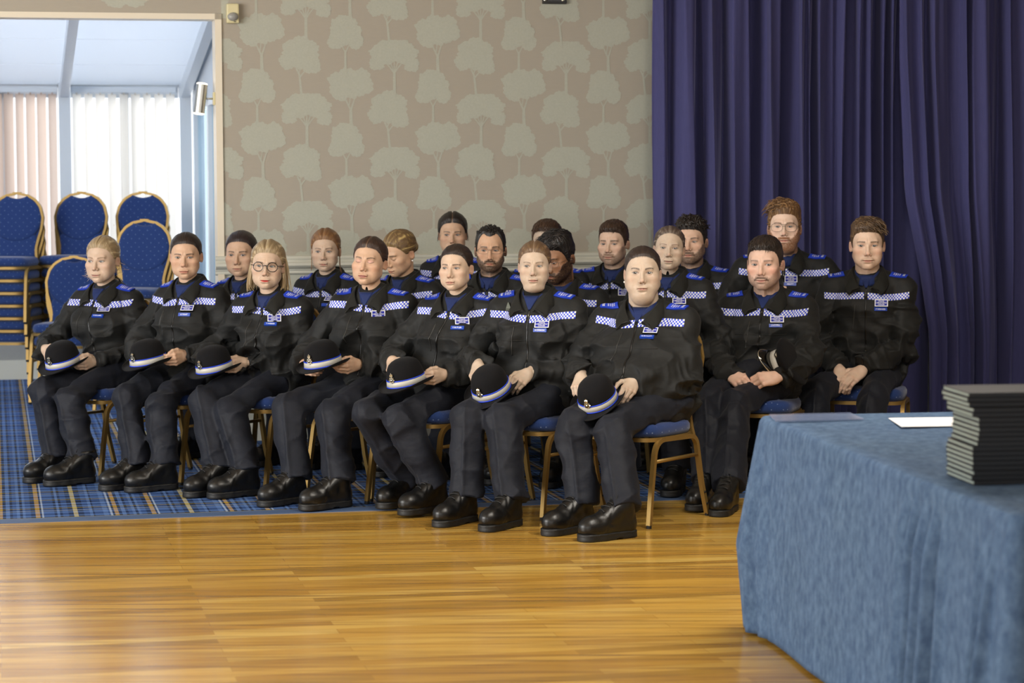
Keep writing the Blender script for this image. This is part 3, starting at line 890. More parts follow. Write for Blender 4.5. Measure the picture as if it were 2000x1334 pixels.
G1 = 'stacked blue chairs in the conservatory'
FC = math.pi - .12      # stacks face the camera
chair_stack(20, 16.9, 7, FC, stack_lab('the stack at the left edge'), G1)
chair_stack(147, 17.2, 7, FC, stack_lab('the middle stack by the window post'), G1)
chair_stack(268, 17.3, 7, FC, stack_lab('the rear stack under the white blind'), G1)
chair_stack(128, 16.5, 2, FC + .06, stack_lab('the low pair behind the blonde woman'), G1)
chair_stack(262, 15.9, 5, FC - .1, stack_lab('the shorter stack before the white blind'), G1, .09)
# ------------------------------------------------------------------ signed-distance modelling
f32 = np.float32
_L = np.random.default_rng(11).random((32, 32, 32)).astype(f32)


def vnoise(P):
    i = np.floor(P).astype(np.int32); q = (P - i).astype(f32); q = q * q * (3 - 2 * q); i &= 31; j = (i + 1) & 31
    x0, y0, z0 = i[:, 0], i[:, 1], i[:, 2]; x1, y1, z1 = j[:, 0], j[:, 1], j[:, 2]
    a = _L[x0, y0, z0] * (1 - q[:, 0]) + _L[x1, y0, z0] * q[:, 0]; b = _L[x0, y1, z0] * (1 - q[:, 0]) + _L[x1, y1, z0] * q[:, 0]
    c = _L[x0, y0, z1] * (1 - q[:, 0]) + _L[x1, y0, z1] * q[:, 0]; d = _L[x0, y1, z1] * (1 - q[:, 0]) + _L[x1, y1, z1] * q[:, 0]
    a = a * (1 - q[:, 1]) + b * q[:, 1]; c = c * (1 - q[:, 1]) + d * q[:, 1]
    return a * (1 - q[:, 2]) + c * q[:, 2]


def vec(*a): return np.array(a, f32)
def smin(a, b, k):
    h = np.clip(.5 + .5 * (b - a) / k, 0, 1); return b * (1 - h) + a * h - k * h * (1 - h)
def smax(a, b, k): return -smin(-a, -b, k)
def capsule(P, a, b, ra, rb):
    a = np.asarray(a, f32); ba = np.asarray(b, f32) - a; pa = P - a
    h = np.clip(pa @ ba / max(1e-9, float(ba @ ba)), 0, 1)
    return np.sqrt(((pa - h[:, None] * ba) ** 2).sum(1)) - (ra + (rb - ra) * h)
def ellip(P, c, r):
    q = (P - np.asarray(c, f32)); r = np.asarray(r, f32)
    k0 = np.sqrt(((q / r) ** 2).sum(1)); k1 = np.sqrt(((q / (r * r)) ** 2).sum(1)) + 1e-9
    return k0 * (k0 - 1) / k1


def surface_nets(F, org, h):
    s = F < 0
    c = np.zeros(tuple(n - 1 for n in F.shape), np.int8)
    for dx in (0, 1):
        for dy in (0, 1):
            for dz in (0, 1):
                c += s[dx:F.shape[0] - 1 + dx, dy:F.shape[1] - 1 + dy, dz:F.shape[2] - 1 + dz]
    idx = np.argwhere((c > 0) & (c < 8))
    vid = np.full(c.shape, -1, np.int32); vid[tuple(idx.T)] = np.arange(len(idx))
    acc = np.zeros((len(idx), 3), f32); cnt = np.zeros(len(idx), f32)
    cor = [(a, b, d) for a in (0, 1) for b in (0, 1) for d in (0, 1)]
    for i in range(8):
        for j in range(i + 1, 8):
            df = np.subtract(cor[j], cor[i])
            if np.abs(df).sum() != 1: continue
            A = F[tuple((idx + cor[i]).T)]; B = F[tuple((idx + cor[j]).T)]
            m = (A < 0) != (B < 0)
            t = np.where(m, A / np.where(m, A - B, 1), 0)
            acc += np.where(m[:, None], np.asarray(cor[i], f32) + t[:, None] * df.astype(f32), 0); cnt += m
    verts = (idx + acc / cnt[:, None]) * h + np.asarray(org, f32)
    faces = []
    for ax in range(3):
        o1, o2 = [(1, 2), (2, 0), (0, 1)][ax]
        sl0 = [slice(1, -1)] * 3; sl0[ax] = slice(0, -1); sl1 = [slice(1, -1)] * 3; sl1[ax] = slice(1, None)
        A = s[tuple(sl0)]; B = s[tuple(sl1)]
        e = np.argwhere(A != B); flip = A[tuple(e.T)]
        base = e + 1; base[:, ax] -= 1
        def g(d1, d2):
            q = base.copy(); q[:, o1] -= d1; q[:, o2] -= d2; return vid[tuple(q.T)]
        q = np.stack([g(1, 1), g(0, 1), g(0, 0), g(1, 0)], 1)
        q[~flip] = q[~flip][:, ::-1]
        faces.append(q)
    faces = np.concatenate(faces); faces = faces[(faces >= 0).all(1)]
    return verts, faces


def mesh_sdf(f, lo, hi, h, margin=.012, B=5):
    lo = np.asarray(lo, f32); hi = np.asarray(hi, f32)
    nb = np.ceil((hi - lo) / (h * B)).astype(int)
    g = np.stack(np.meshgrid(*[np.arange(n) for n in nb], indexing='ij'), -1).reshape(-1, 3)
    ctr = lo + (g + .5) * h * B
    d = f(ctr.astype(f32))
    act = (np.abs(d) < h * B * .87 * 1.25 + margin).reshape(nb)
    sg = np.where(d < 0, -1, 1).reshape(nb).astype(f32)
    cells = np.kron(act, np.ones((B, B, B), bool)).astype(bool)
    n = np.array(cells.shape) + 1
    nm = np.zeros(n, bool)
    for dx in (0, 1):
        for dy in (0, 1):
            for dz in (0, 1): nm[dx:n[0] - 1 + dx, dy:n[1] - 1 + dy, dz:n[2] - 1 + dz] |= cells
    F = np.ones(n, f32)
    F[:-1, :-1, :-1] = np.kron(sg, np.ones((B, B, B), f32))
    ii = np.argwhere(nm)
    F[tuple(ii.T)] = f((lo + ii * h).astype(f32))
    return surface_nets(F, lo, h)


def march(f, O, D, tmax=.6, steps=46, k=.85):
    t = np.zeros(len(O), f32)
    for _ in range(steps):
        d = f((O + D * t[:, None]).astype(f32)); t = np.minimum(t + d * k, tmax)
    H = O + D * t[:, None]
    return H, np.abs(d) < .004


def grad(f, P, e=.003):
    G = np.stack([f((P + vec(e, 0, 0)).astype(f32)) - f((P - vec(e, 0, 0)).astype(f32)), f((P + vec(0, e, 0)).astype(f32)) - f((P - vec(0, e, 0)).astype(f32)), f((P + vec(0, 0, e)).astype(f32)) - f((P - vec(0, 0, e)).astype(f32))], 1)
    return G / (np.linalg.norm(G, axis=1, keepdims=True) + 1e-9)


class Patch:
    """a grid laid on a distance-field surface"""
    def __init__(s, f, org, dirs, shape):
        s.nu, s.nv = shape
        D = np.broadcast_to(np.asarray(dirs, f32), org.shape)
        H, ok = march(f, org.astype(f32), D); s.ok = ok.reshape(shape)
        N = grad(f, H); s.H = H.reshape(shape + (3,)); s.N = N.reshape(shape + (3,))
    def at(s, a, b, off):
        a = np.clip(a, 0, 1) * (s.nu - 1); b = np.clip(b, 0, 1) * (s.nv - 1)
        i = np.minimum(a.astype(int), s.nu - 2); j = np.minimum(b.astype(int), s.nv - 2); u = (a - i)[:, None]; v = (b - j)[:, None]
        def L(A): return (A[i, j] * (1 - u) + A[i + 1, j] * u) * (1 - v) + (A[i, j + 1] * (1 - u) + A[i + 1, j + 1] * u) * v
        return L(s.H) + L(s.N) * off
    def slab(s, off, sink=-.003, maxlen=.03):
        nu, nv = s.nu, s.nv
        top = (s.H + s.N * off).reshape(-1, 3); bot = (s.H + s.N * sink).reshape(-1, 3)
        fs = []; n = nu * nv; id_ = lambda i, j: i * nv + j
        g = np.zeros((nu - 1, nv - 1), bool)
        for i in range(nu - 1):
            for j in range(nv - 1):
                q = [id_(i, j), id_(i + 1, j), id_(i + 1, j + 1), id_(i, j + 1)]
                pts = top[q]
                if s.ok[i:i + 2, j:j + 2].all() and max(np.linalg.norm(pts[k] - pts[(k + 1) % 4]) for k in range(4)) < maxlen: g[i, j] = True
        for i in range(nu - 1):
            for j in range(nv - 1):
                if not g[i, j]: continue
                a, b, c, d = id_(i, j), id_(i + 1, j), id_(i + 1, j + 1), id_(i, j + 1)
                fs.append((a, b, c, d))
                if i == 0 or not g[i - 1, j]: fs.append((d, n + d, n + a, a))
                if i == nu - 2 or not g[i + 1, j]: fs.append((b, n + b, n + c, c))
                if j == 0 or not g[i, j - 1]: fs.append((a, n + a, n + b, b))
                if j == nv - 2 or not g[i, j + 1]: fs.append((c, n + c, n + d, d))
        return np.concatenate([top, bot]), fs


_txt = {}
def text_mesh(s):
    """flat letter shapes, normalised to cap height 1; returns verts (x,y), faces, width"""
    if s in _txt: return _txt[s]
    cu = bpy.data.curves.new('t', 'FONT'); cu.body = s; cu.size = 1.0; cu.resolution_u = 2; cu.offset = .018
    o = bpy.data.objects.new('t', cu); C.objects.link(o)
    dg = bpy.context.evaluated_depsgraph_get(); dg.update()
    me = bpy.data.meshes.new_from_object(o.evaluated_get(dg))
    v = np.array([q.co[:2] for q in me.vertices]); fc = [tuple(p.vertices) for p in me.polygons]
    bpy.data.objects.remove(o); bpy.data.curves.remove(cu); bpy.data.meshes.remove(me)
    v -= v.min(0); h = .7; v /= h
    _txt[s] = (v, fc, v[:, 0].max()); return _txt[s]


# ------------------------------------------------------------------ person materials
def attr_mat(name, rough, spec=.5, sss=0.0, coat=0.0):
    t = NT(name); a = t.n('ShaderNodeVertexColor'); a.layer_name = 'Col'; t.base(a.outputs[0]); t.set(Roughness=rough)
    t.b.inputs['Specular IOR Level'].default_value = spec
    return t
t = attr_mat('skin', .52, .4); t.bump(t.noise(t.coord(), 700, 2), .08, .001)
t.b.inputs['Subsurface Weight'].default_value = .12; t.b.inputs['Subsurface Radius'].default_value = (.012, .005, .003); t.b.inputs['Subsurface Scale'].default_value = 1.0
M['skin'] = t.mat
t = attr_mat('hair', .42, .5); a = t.n('ShaderNodeAttribute'); a.attribute_name = 'flow'
nn = t.n('ShaderNodeTexNoise'); nn.noise_dimensions = '1D'; t.val(nn, 'Scale', 1.0); t.val(nn, 'Detail', 3); t.link(a.outputs['Fac'], nn.inputs['W']); t.bump(nn.outputs[0], .6, .003)
M['hair'] = t.mat


def cloth_mat(name, c0, c1, rough, sheen, bscale=900, wr=.16):
    t = NT(name); nz = t.noise(t.coord(), 14, 3); t.base(t.mix(nz, c0, c1)); t.set(Roughness=rough)
    t.b.inputs['Sheen Weight'].default_value = sheen; t.b.inputs['Sheen Roughness'].default_value = .5; t.b.inputs['Specular IOR Level'].default_value = .28
    h = t.math('ADD', t.noise(t.coord(scale=(1, 1, 1.6)), 15, 3, .5), t.math('MULTIPLY', t.noise(t.coord(), bscale, 1), .03))
    t.bump(h, wr, .03); return t.mat
M['jacket'] = cloth_mat('black_softshell', srgb(22, 23, 23), srgb(28, 29, 29), .66, .03)
M['collar'] = cloth_mat('black_fleece_lining', srgb(19, 19, 16), srgb(25, 25, 21), .8, .04)
M['trouser'] = cloth_mat('navy_twill', srgb(16, 19, 28), srgb(22, 26, 37), .66, .03)
M['shirt'] = cloth_mat('navy_blue_shirt', srgb(18, 32, 76), srgb(25, 43, 94), .7, .05)
M['boot'] = plain('black_leather', srgb(13, 13, 13), .36, noise=.2, nscale=60, bump=.15, bscale=120)
M['sole'] = plain('black_sole', srgb(20, 20, 20), .55, bump=.2, bscale=90)
M['lace'] = plain('black_lace', srgb(24, 24, 24), .6)
M['zip'] = plain('zip_tape', srgb(12, 12, 12), .35)
M['clip'] = plain('grey_metal_clip', srgb(84, 88, 80), .4, .5)
M['seam'] = plain('seam_thread', srgb(19, 19, 18), .7); M['pocket_zip'] = plain('pocket_zip', srgb(48, 48, 46), .4)
M['zip_metal'] = plain('zip_metal', srgb(120, 118, 112), .3, .9)
M['epaulette'] = plain('royal_blue_fabric', srgb(18, 54, 176), .6, noise=.1, nscale=60)
M['badge_blue'] = plain('badge_blue', srgb(14, 30, 150), .5)
M['name_blue'] = plain('name_strip_blue', srgb(24, 66, 170), .4)
M['white_print'] = plain('white_print', srgb(232, 234, 240), .5)
M['felt'] = plain('black_felt', srgb(14, 14, 17), .9, noise=.15, nscale=90, bump=.3, bscale=500, sheen=.03, spec=.2)
M['band'] = plain('silver_grey_band', srgb(186, 184, 176), .4, noise=.05, nscale=70)
M['band_blue'] = plain('hat_band_blue', srgb(14, 60, 205), .5)
M['patent'] = plain('patent_black', srgb(8, 8, 9), .06)
M['glass_black'] = plain('black_acetate', srgb(12, 12, 13), .2)
M['glass_wire'] = plain('thin_metal_frame', srgb(96, 88, 80), .3, .8)
M['pearl'] = plain('pearl', srgb(236, 232, 226), .15)
t = NT('checked_tape')
ua = t.n('ShaderNodeAttribute'); ua.attribute_name = 'cu'; va = t.n('ShaderNodeAttribute'); va.attribute_name = 'cv'
fu = t.math('FLOOR', ua.outputs['Fac']); fv = t.math('FLOOR', va.outputs['Fac'])
ck = t.math('FLOORED_MODULO', t.math('ADD', fu, fv), 2.0)
t.base(t.mix(ck, srgb(40, 62, 196), srgb(214, 218, 222))); t.set(Roughness=.5); M['tape'] = t.mat

# ------------------------------------------------------------------ boots (made once, copied)
def build_boot(parent):
    def f(P):
        d = ellip(P, (0, .212, .056), (.050, .076, .052))
        d = smin(d, ellip(P, (0, .232, .054), (.046, .056, .046)), .01)
        d = smin(d, capsule(P, (0, .165, .078), (0, .075, .135), .046, .048), .02)
        d = smin(d, ellip(P, (0, .045, .06), (.038, .046, .05)), .02)
        d = smin(d, capsule(P, (0, .062, .10), (0, .052, .21), .048, .052), .015)
        d = smin(d, capsule(P, (0, .05, .042), (0, .2, .042), .036, .044), .02); d = smin(d, capsule(P, (0, .055, .06), (0, .13, .075), .036, .036), .02)
        d = smax(d, .022 - P[:, 2], .004); d = smax(d, P[:, 2] - .168, .004)
        ring = np.abs(P[:, 1] - .178 + (P[:, 2] - .06) * .5); d = d + .0016 * np.exp(-(ring / .004) ** 2)
        return d + .003 * (vnoise(P * 45) - .5) * (P[:, 2] > .06)
    v, fc = mesh_sdf(f, (-.07, -.03, 0), (.07, .31, .215), .0048)
    up = mesh_obj('boot', v, fc, [M['boot']], parent)
    def g(P):
        q = P.copy(); q[:, 2] = 0
        d2 = capsule(q, (0, .04, 0), (.002, .19, 0), .040, .051); d2 = smin(d2, capsule(q, (.002, .19, 0), (0, .243, 0), .051, .049), .01)
        z = P[:, 2]; d = np.maximum(d2, np.abs(z - .016) - .016)
        arch = np.maximum(np.abs(P[:, 1] - .112) - .018, z - .005); d = np.maximum(d, -arch)
        return d + .0012 * (np.abs(z - .02) < .002)
    v, fc = mesh_sdf(g, (-.07, -.03, -.01), (.07, .31, .05), .0042)
    mesh_obj('sole', v, fc, [M['sole']], up)
    mb = MB()
    for k in range(5):
        y, z = .170 - k * .021, .11 + k * .018
        O = np.array([(x, y + .02, z + .06) for x in np.linspace(-.026, .026, 7)], f32); H, _ = march(f, O, np.broadcast_to(vec(0, -.3, -.954), O.shape), .2)
        pts = [tuple(p + vec(0, .001, .002)) for p in H]; pts2 = [tuple(np.array(a) + vec(0, .006 * (1 if k % 2 else -1) * (i - 3) / 3, 0)) for i, a in enumerate(pts)]
        mb.sweep(pts2, .0024, 6)
    for sx in (-1, 1): mb.sweep([(0, .092, .178), (sx * .018, .108, .180), (sx * .022, .118, .165), (sx * .008, .112, .166), (0, .10, .175)], .002, 6)
    mb.build('laces', M['lace'], up, smooth=True)
    return up


# ------------------------------------------------------------------ hands (made once per pose, left hand with thumb at +x)
def hand_mesh(flex, spread, thumb, vox=.0023):
    xs = (.030, .010, -.010, -.029); ys = (.086, .090, .085, .077); ln = ((.042, .026, .021), (.046, .029, .022), (.043, .027, .021), (.034, .021, .019))
    heads = [vec(x, y, .002 - 12 * x * x * .6) for x, y in zip(xs, ys)]
    fing = []
    for i in range(4):
        a = -spread * (i - 1.4); fl = flex[i] if isinstance(flex, list) else flex
        p = heads[i]; pts = [p]; ang = 0
        for L_, f_ in zip(ln[i], fl):
            ang += math.radians(f_); dy, dz = math.cos(ang), -math.sin(ang)
            p = p + vec(-math.sin(math.radians(a)) * dy, dy * math.cos(math.radians(a)), dz) * L_; pts.append(p)
        fing.append(pts)
    T = [vec(*q) for q in thumb]
    def f(P):
        d = None
        for i, hd in enumerate(heads):
            c = capsule(P, vec(xs[i] * .6, .008, -.002), hd, .0135, .0118); d = c if d is None else smin(d, c, .012)
        d = smin(d, ellip(P, (.022, .035, -.012), (.018, .032, .014)), .012)
        d = smin(d, ellip(P, (-.022, .035, -.010), (.014, .034, .013)), .012)
        d = smin(d, capsule(P, (0, -.055, -.002), (0, .005, -.001), .0215, .0245), .02)
        for i, pts in enumerate(fing):
            r = (.0097, .0099, .0095, .0085)[i]
            c = capsule(P, pts[0], pts[1], r * 1.12, r); c = smin(c, capsule(P, pts[1], pts[2], r * 1.02, r * .92), .003); c = smin(c, capsule(P, pts[2], pts[3], r * .95, r * .78), .003)
            c = np.minimum(c, capsule(P, pts[0] + vec(0, 0, .0025), pts[0] + vec(0, .001, .0025), .0098, .0098))
            d = smin(d, c, .0045)
        c = capsule(P, T[0], T[1], .0155, .0125); c = smin(c, capsule(P, T[1], T[2], .0125, .0105), .004); c = smin(c, capsule(P, T[2], T[3], .0110, .0085), .004)
        return smin(d, c, .008)
    v, fc = mesh_sdf(f, (-.07, -.09, -.11), (.10, .2, .045), vox, .004)
    # colour weights: knuckles redder, nails paler
    kn = np.zeros(len(v), f32); nl = np.zeros(len(v), f32)
    for pts in fing:
        for q in pts[0:3]: kn = np.maximum(kn, np.exp(-((v - (q + vec(0, 0, .008))) ** 2).sum(1) / .009 ** 2))
        tip = pts[3]; dr_ = (pts[3] - pts[2]); dr_ = dr_ / np.linalg.norm(dr_); up = vec(0, -dr_[2], dr_[1]); c = tip + dr_ * .001 + up * .007
        nl = np.maximum(nl, (((v - c) ** 2).sum(1) < .0058 ** 2).astype(f32))
    c = T[3] + vec(.004, .002, .007); nl = np.maximum(nl, (((v - c) ** 2).sum(1) < .0062 ** 2).astype(f32))
    return v, fc, kn, nl


GRIP_T = [(.024, .024, -.008), (.046, .052, -.012), (.049, .083, -.018), (.042, .107, -.024)]
HAND = {'grip': hand_mesh((38, 42, 22), 2.0, GRIP_T),
        'rest': hand_mesh([(18, 26, 14), (20, 28, 14), (24, 30, 16), (30, 34, 18)], 5.0, [(.024, .024, -.008), (.052, .046, -.014), (.062, .074, -.020), (.060, .098, -.026)]),
        'clasp': hand_mesh([(46, 50, 26), (50, 54, 28), (52, 56, 30), (54, 58, 30)], 1.0, [(.022, .024, -.010), (.040, .054, -.022), (.034, .082, -.032), (.020, .100, -.038)])}
# ------------------------------------------------------------------ heads
def mixc(c, m, k):
    k = np.asarray(k, f32); k = k[:3] if k.ndim == 1 else k
    return c * (1 - m[:, None]) + k * m[:, None]
def gauss(P, c, s):
    q = (P - np.asarray(c, f32)) / np.asarray(s, f32); return np.exp(-(q ** 2).sum(1))


def head_field(p, nb):
    jw, ck, fat, nl, nw, brow, lip, chin = (p.get(k, d) for k, d in (('jaw', 1.0), ('cheek', 1.0), ('fat', 0.0), ('nose', 1.0), ('nosew', 1.0), ('brow', 0.0), ('lip', 1.0), ('chin', 1.0)))
    male = p['sex'] == 'm'
    nr = p.get('neck', 55 if male else 45)
    if not male: jw *= .93; nw *= .92; chin *= .985; lip *= 1.1
    nbv = np.asarray(nb, f32)
    def f(P):
        X = np.abs(P[:, 0]); Q = P.copy(); Q[:, 0] = X
        d = ellip(P, (0, -10, 36), (77 if not male else 76, 94, 79))
        d = smin(d, ellip(P, (0, 24, -22), ((67 if not male else 64) + 5 * fat, 66, 78)), 22)
        d = smin(d, capsule(Q, (51 * jw + 2 * fat, 4, -54), (13 * jw + 6 * fat, 64, -97 * chin), 15.5 + 3 * fat, 14 + 2 * fat), 34 + 6 * fat)
        d = smin(d, ellip(P, (0, 74, -96 * chin), (21 * jw, 17, 15)), 14)
        d = smin(d, ellip(Q, (44, 58, -23), (24 * ck + 2 * fat, 25, 21 + 3 * fat)), 18)
        d = smin(d, ellip(Q, (38, 50, -60), (22 + 5 * fat, 26 + 2 * fat, 28)), 24)
        if fat > 0: d = smin(d, ellip(P, (0, 38, -108), (50, 44, 20 + 16 * fat)), 24)
        d = smin(d, capsule(Q, (8, 81, 17), (36, 73, 19), (11.5 if male else 10) + brow * 2, (9.5 if male else 8) + brow * 2), 16)
        d = smax(d, -ellip(Q, (32, 104, -3), (18, 22, 11.5)), 9)
        d = smin(d, ellip(Q, (30.5, 70, -2), (15, 16.5, 12.5)), 5)
        ny = 6 * (nl - 1)
        d = smin(d, capsule(P, (0, 87, 4), (0, 103 + ny * 2, -33 * nl), 7.0 * nw, 9.2 * nw), 8)
        d = smin(d, ellip(P, (0, 105 + ny * 2, -36 * nl), (10.5 * nw, 10, 9)), 5)
        d = smin(d, ellip(Q, (11.5 * nw, 95 + ny, -40 * nl), (7.5 * nw, 9, 7.5)), 4)
        d = smax(d, -ellip(Q, (6.0 * nw, 99 + ny, -47 * nl), (3.6, 5.0, 3.2)), 2)
        d = smin(d, ellip(P, (0, 70, -70), (31, 26, 26)), 14)
        d = smin(d, ellip(P, (0, 92, -65.5), (24, 8.5, 4.8 * lip)), 4)
        d = smin(d, ellip(P, (0, 91, -75.5), (21, 8.5, 5.6 * lip)), 4)
        mz = -70.2 + p.get('mouth', 0) * (X / 24) ** 2
        d = d + 1.7 * np.exp(-((P[:, 2] - mz) / 1.6) ** 2) * sstep(27, 19, X) * (P[:, 1] > 60)
        d = smax(d, -ellip(P, (0, 98, -86), (15, 9, 4)), 6)
        # ears
        E = Q - np.array([73, -14, -8], f32); ca, sa = math.cos(.36), math.sin(.36)
        ex = E[:, 0] * ca + E[:, 1] * sa; ey = -E[:, 0] * sa + E[:, 1] * ca; ez = E[:, 2] - .18 * E[:, 1] * 0
        es = p.get('ear', 1.0)
        ear = ellip(np.stack([ex, ey, ez], 1), (4, -4, 0), (5.0, 12.5 * es, 26 * es)); ear = smax(ear, -ellip(np.stack([ex, ey, ez], 1), (10.5, -3, 3), (5, 8.5, 17)), 3)
        d = smin(d, ear, 5)
        a0 = np.array([0, -22, -62], f32)
        d = smin(d, capsule(P, a0, nbv, nr, nr * 1.06), 14)
        if male: d = smin(d, ellip(P, (0, 22, -138), (8, 10, 10)), 14)
        if p.get('beard'):
            b = beard_mask(P, p); d = d - p.get('beard_t', 3.0) * .6 * b * (.75 + .3 * vnoise(P * .3))
        if p.get('tache'): d = d - 2.2 * tache_mask(P, p)
        return d
    return f


def sstep(a, b, x):
    q = np.clip((x - a) / (b - a), 0, 1); return q * q * (3 - 2 * q)


def beard_mask(P, p):
    X = np.abs(P[:, 0]); y, z = P[:, 1], P[:, 2]
    line = np.interp(X, [0, 20, 30, 45, 58, 66, 74], [-56, -57, -62, -50, -36, -16, 0])
    m = sstep(9, -9, z - line + 9 * (vnoise(P * .16) - .5)) * sstep(-34, -8, y) * sstep(-150, -118, z)
    lipm = np.exp(-((X / 27) ** 4)) * np.exp(-(((z + 71) / 10) ** 4)); m = m * (1 - lipm)
    ph = np.exp(-(((z + 54) / 7) ** 2)) * (X < 30)
    return np.clip(m, 0, 1) * (y > -40)


def tache_mask(P, p):
    X = np.abs(P[:, 0]); z = P[:, 2]
    c = -59 - 9 * np.clip((X - 14) / 16, 0, 1) ** 1.5
    return np.exp(-(((z - c) / 4.2) ** 4)) * (X < 32) * (P[:, 1] > 60)


def head_dirs(q=1.0):
    az = np.concatenate([np.arange(-180, -84, 2.6), np.arange(-84, 84, .72 / q), np.arange(84, 180, 2.6)])
    el = np.concatenate([np.arange(-86, -60, 1.1), np.arange(-60, 32, .62 / q), np.arange(32, 88, 2.2), [90]])
    return np.radians(az), np.radians(el)


C0 = vec(0, 5, -8)


def face_colour(P, p, hl):
    """vertex colours of skin, eyes, brows, lips (own colours, plus painted crease shade and eye glints)"""
    n = len(P); X = np.abs(P[:, 0]); x, y, z = P[:, 0], P[:, 1], P[:, 2]; sx = np.sign(x)
    sk = np.asarray(p['skin'][:3], f32); c = np.tile(sk, (n, 1))
    c = c * (1 + .10 * (vnoise(P * .12)[:, None] - .5) + .05 * (vnoise(P * .5)[:, None] - .5))
    red = sk * np.array([1.02, .72, .68], f32)
    Q = P.copy(); Q[:, 0] = X
    c = mixc(c, np.clip(p.get('blush', .45) * gauss(Q, (46, 62, -30), (22, 30, 17)), 0, 1), red)
    c = mixc(c, .45 * gauss(Q, (0, 112, -38), (13, 14, 10)), red)
    c = mixc(c, .5 * (X > 66) * gauss(Q, (78, -14, -8), (16, 22, 34)), red)
    c = mixc(c, .42 * gauss(Q, (31, 84, -12), (15, 20, 6)), sk * np.array([.80, .66, .66], f32)); c = mixc(c, .42 * gauss(Q, (24, 80, 7), (16, 20, 6)), sk * np.array([.74, .58, .54], f32))  # eye sockets darkened, shade painted into the skin colour
    front = (y > 48)
    hair = np.asarray(p['hair'][:3], f32); bc = np.asarray(p.get('browc', p['hair'])[:3], f32)
    # lips
    mz = -70.2 + p.get('mouth', 0) * (X / 24) ** 2
    lp = p.get('lip', 1.0)
    up = mz + 6.0 * lp * (1 - (X / 27) ** 2) * (1 - .18 * np.exp(-(X / 4) ** 2)); lo = mz - 8.0 * lp * (1 - (X / 25.5) ** 2)
    lm = front * (X < 27) * sstep(0, 1.6, up - z) * sstep(0, 1.6, z - lo)
    lc = np.asarray(p.get('lipc', tuple(sk * np.array([.70, .38, .38], f32)))[:3], f32)
    c = mixc(c, lm * p.get('lipa', .85), lc)
    c = mixc(c, front * sstep(28, 22, X) * np.exp(-((z - mz) / 1.05) ** 2) * .9, lc * .30)  # lip parting, its shade painted as a dark line
    # nostrils, nose crease: their shade painted dark into the colour
    nl = p.get('nose', 1.0)
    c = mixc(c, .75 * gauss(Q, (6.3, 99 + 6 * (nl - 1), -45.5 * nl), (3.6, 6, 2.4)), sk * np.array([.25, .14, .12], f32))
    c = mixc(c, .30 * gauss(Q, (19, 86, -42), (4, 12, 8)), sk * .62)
    # eyes
    gx, gz = p.get('gaze', (0, 0)); op = p.get('eye', 1.0)
    ex = X - 30.5
    cz = -1.5 + .07 * ex
    es_ = 1.12 if p['sex'] == 'f' else 1.0
    uz = cz + 5.0 * es_ * op * np.clip(1 - (np.abs(ex + .8) / 14.3) ** 2.2, 0, 1); lz = cz - (3.8 if op > .3 else 4.4) * np.clip(1 - (np.abs(ex) / 14.3) ** 2.4, 0, 1)
    if op <= .3: uz = lz + .8
    ine = front * (np.abs(ex) < 14.0)
    em = ine * sstep(-.2, .7, uz - z) * sstep(-.2, .7, z - lz)
    if op > .3:
        c = mixc(c, em, (.40, .385, .37))
        c = mixc(c, em * gauss(Q, (30.5 - 13, 84, -2), (3.2, 20, 4)), sk * np.array([.95, .55, .5], f32))
        ix = x - (sx * 30.5 + gx); iz = z - (-1.0 + gz)
        rr = np.sqrt(ix ** 2 + iz ** 2)
        ic = np.asarray(p.get('iris', (.10, .12, .13))[:3], f32) * .6
        c = mixc(c, em * sstep(7.0, 6.0, rr), ic); c = mixc(c, em * sstep(7.0, 6.3, rr) * sstep(5.0, 6.0, rr), ic * .4)
        c = mixc(c, em * sstep(3.5, 2.8, rr), (.008, .008, .008))
        c = mixc(c, em * sstep(1.5, .9, np.sqrt((ix + 2.0) ** 2 + (iz - 2.0) ** 2)), (.85, .85, .85))  # catchlight, a painted glint
        c = mixc(c, em * sstep(2.8, 0, uz - z) * .6, c * .4)  # shade of the upper lid painted on the eye
    lash = p.get('lash', .8)
    lt = 1.5 if p['sex'] == 'f' else 1.05
    lz_ = uz if op > .3 else lz + .2
    c = mixc(c, front * (np.abs(ex) < 15.2) * np.exp(-((z - lz_ - .3) / lt) ** 2) * lash, (.018, .013, .011))
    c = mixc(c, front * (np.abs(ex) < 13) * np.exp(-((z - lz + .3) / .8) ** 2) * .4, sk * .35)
    # shade painted in the lid crease, and make-up shadow
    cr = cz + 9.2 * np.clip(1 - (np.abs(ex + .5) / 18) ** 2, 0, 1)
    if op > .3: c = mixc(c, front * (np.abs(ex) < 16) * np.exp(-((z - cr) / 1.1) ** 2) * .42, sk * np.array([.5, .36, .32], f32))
    if 'eyeshadow' in p: c = mixc(c, front * (np.abs(ex) < 16) * sstep(0, 1, z - lz_) * sstep(0, 3, cr + 3 - z) * .6, p['eyeshadow'])
    # brows
    bt = (X - 11) / 40.0
    ba = p.get('brow_arch', 1.0); bz = 16.0 + p.get('brow_z', 0) + ba * (5.2 * np.sin(np.clip(bt, 0, 1) * 2.35) - 2.2) - 2.2 * np.clip(bt - .7, 0, 1) * 3
    bw_ = (3.7 * p.get('brow_w', 1.0)) * (1 - .55 * np.clip(bt, 0, 1))
    bm = front * sstep(-.02, .08, bt) * sstep(1.02, .86, bt) * np.exp(-(np.abs(z - bz) / bw_) ** 3)
    st = vnoise(np.stack([x * .9 + z * .7, z * .35, x * 0 + 3], 1))
    c = mixc(c, np.clip(bm * (.55 + .6 * st) * p.get('browa', .95), 0, 1), bc)
    # inner ears, with the shade of the hollow painted in
    c = mixc(c, .35 * (X > 68) * gauss(Q, (80, -12, -4), (7, 8, 15)), sk * np.array([.55, .32, .28], f32))
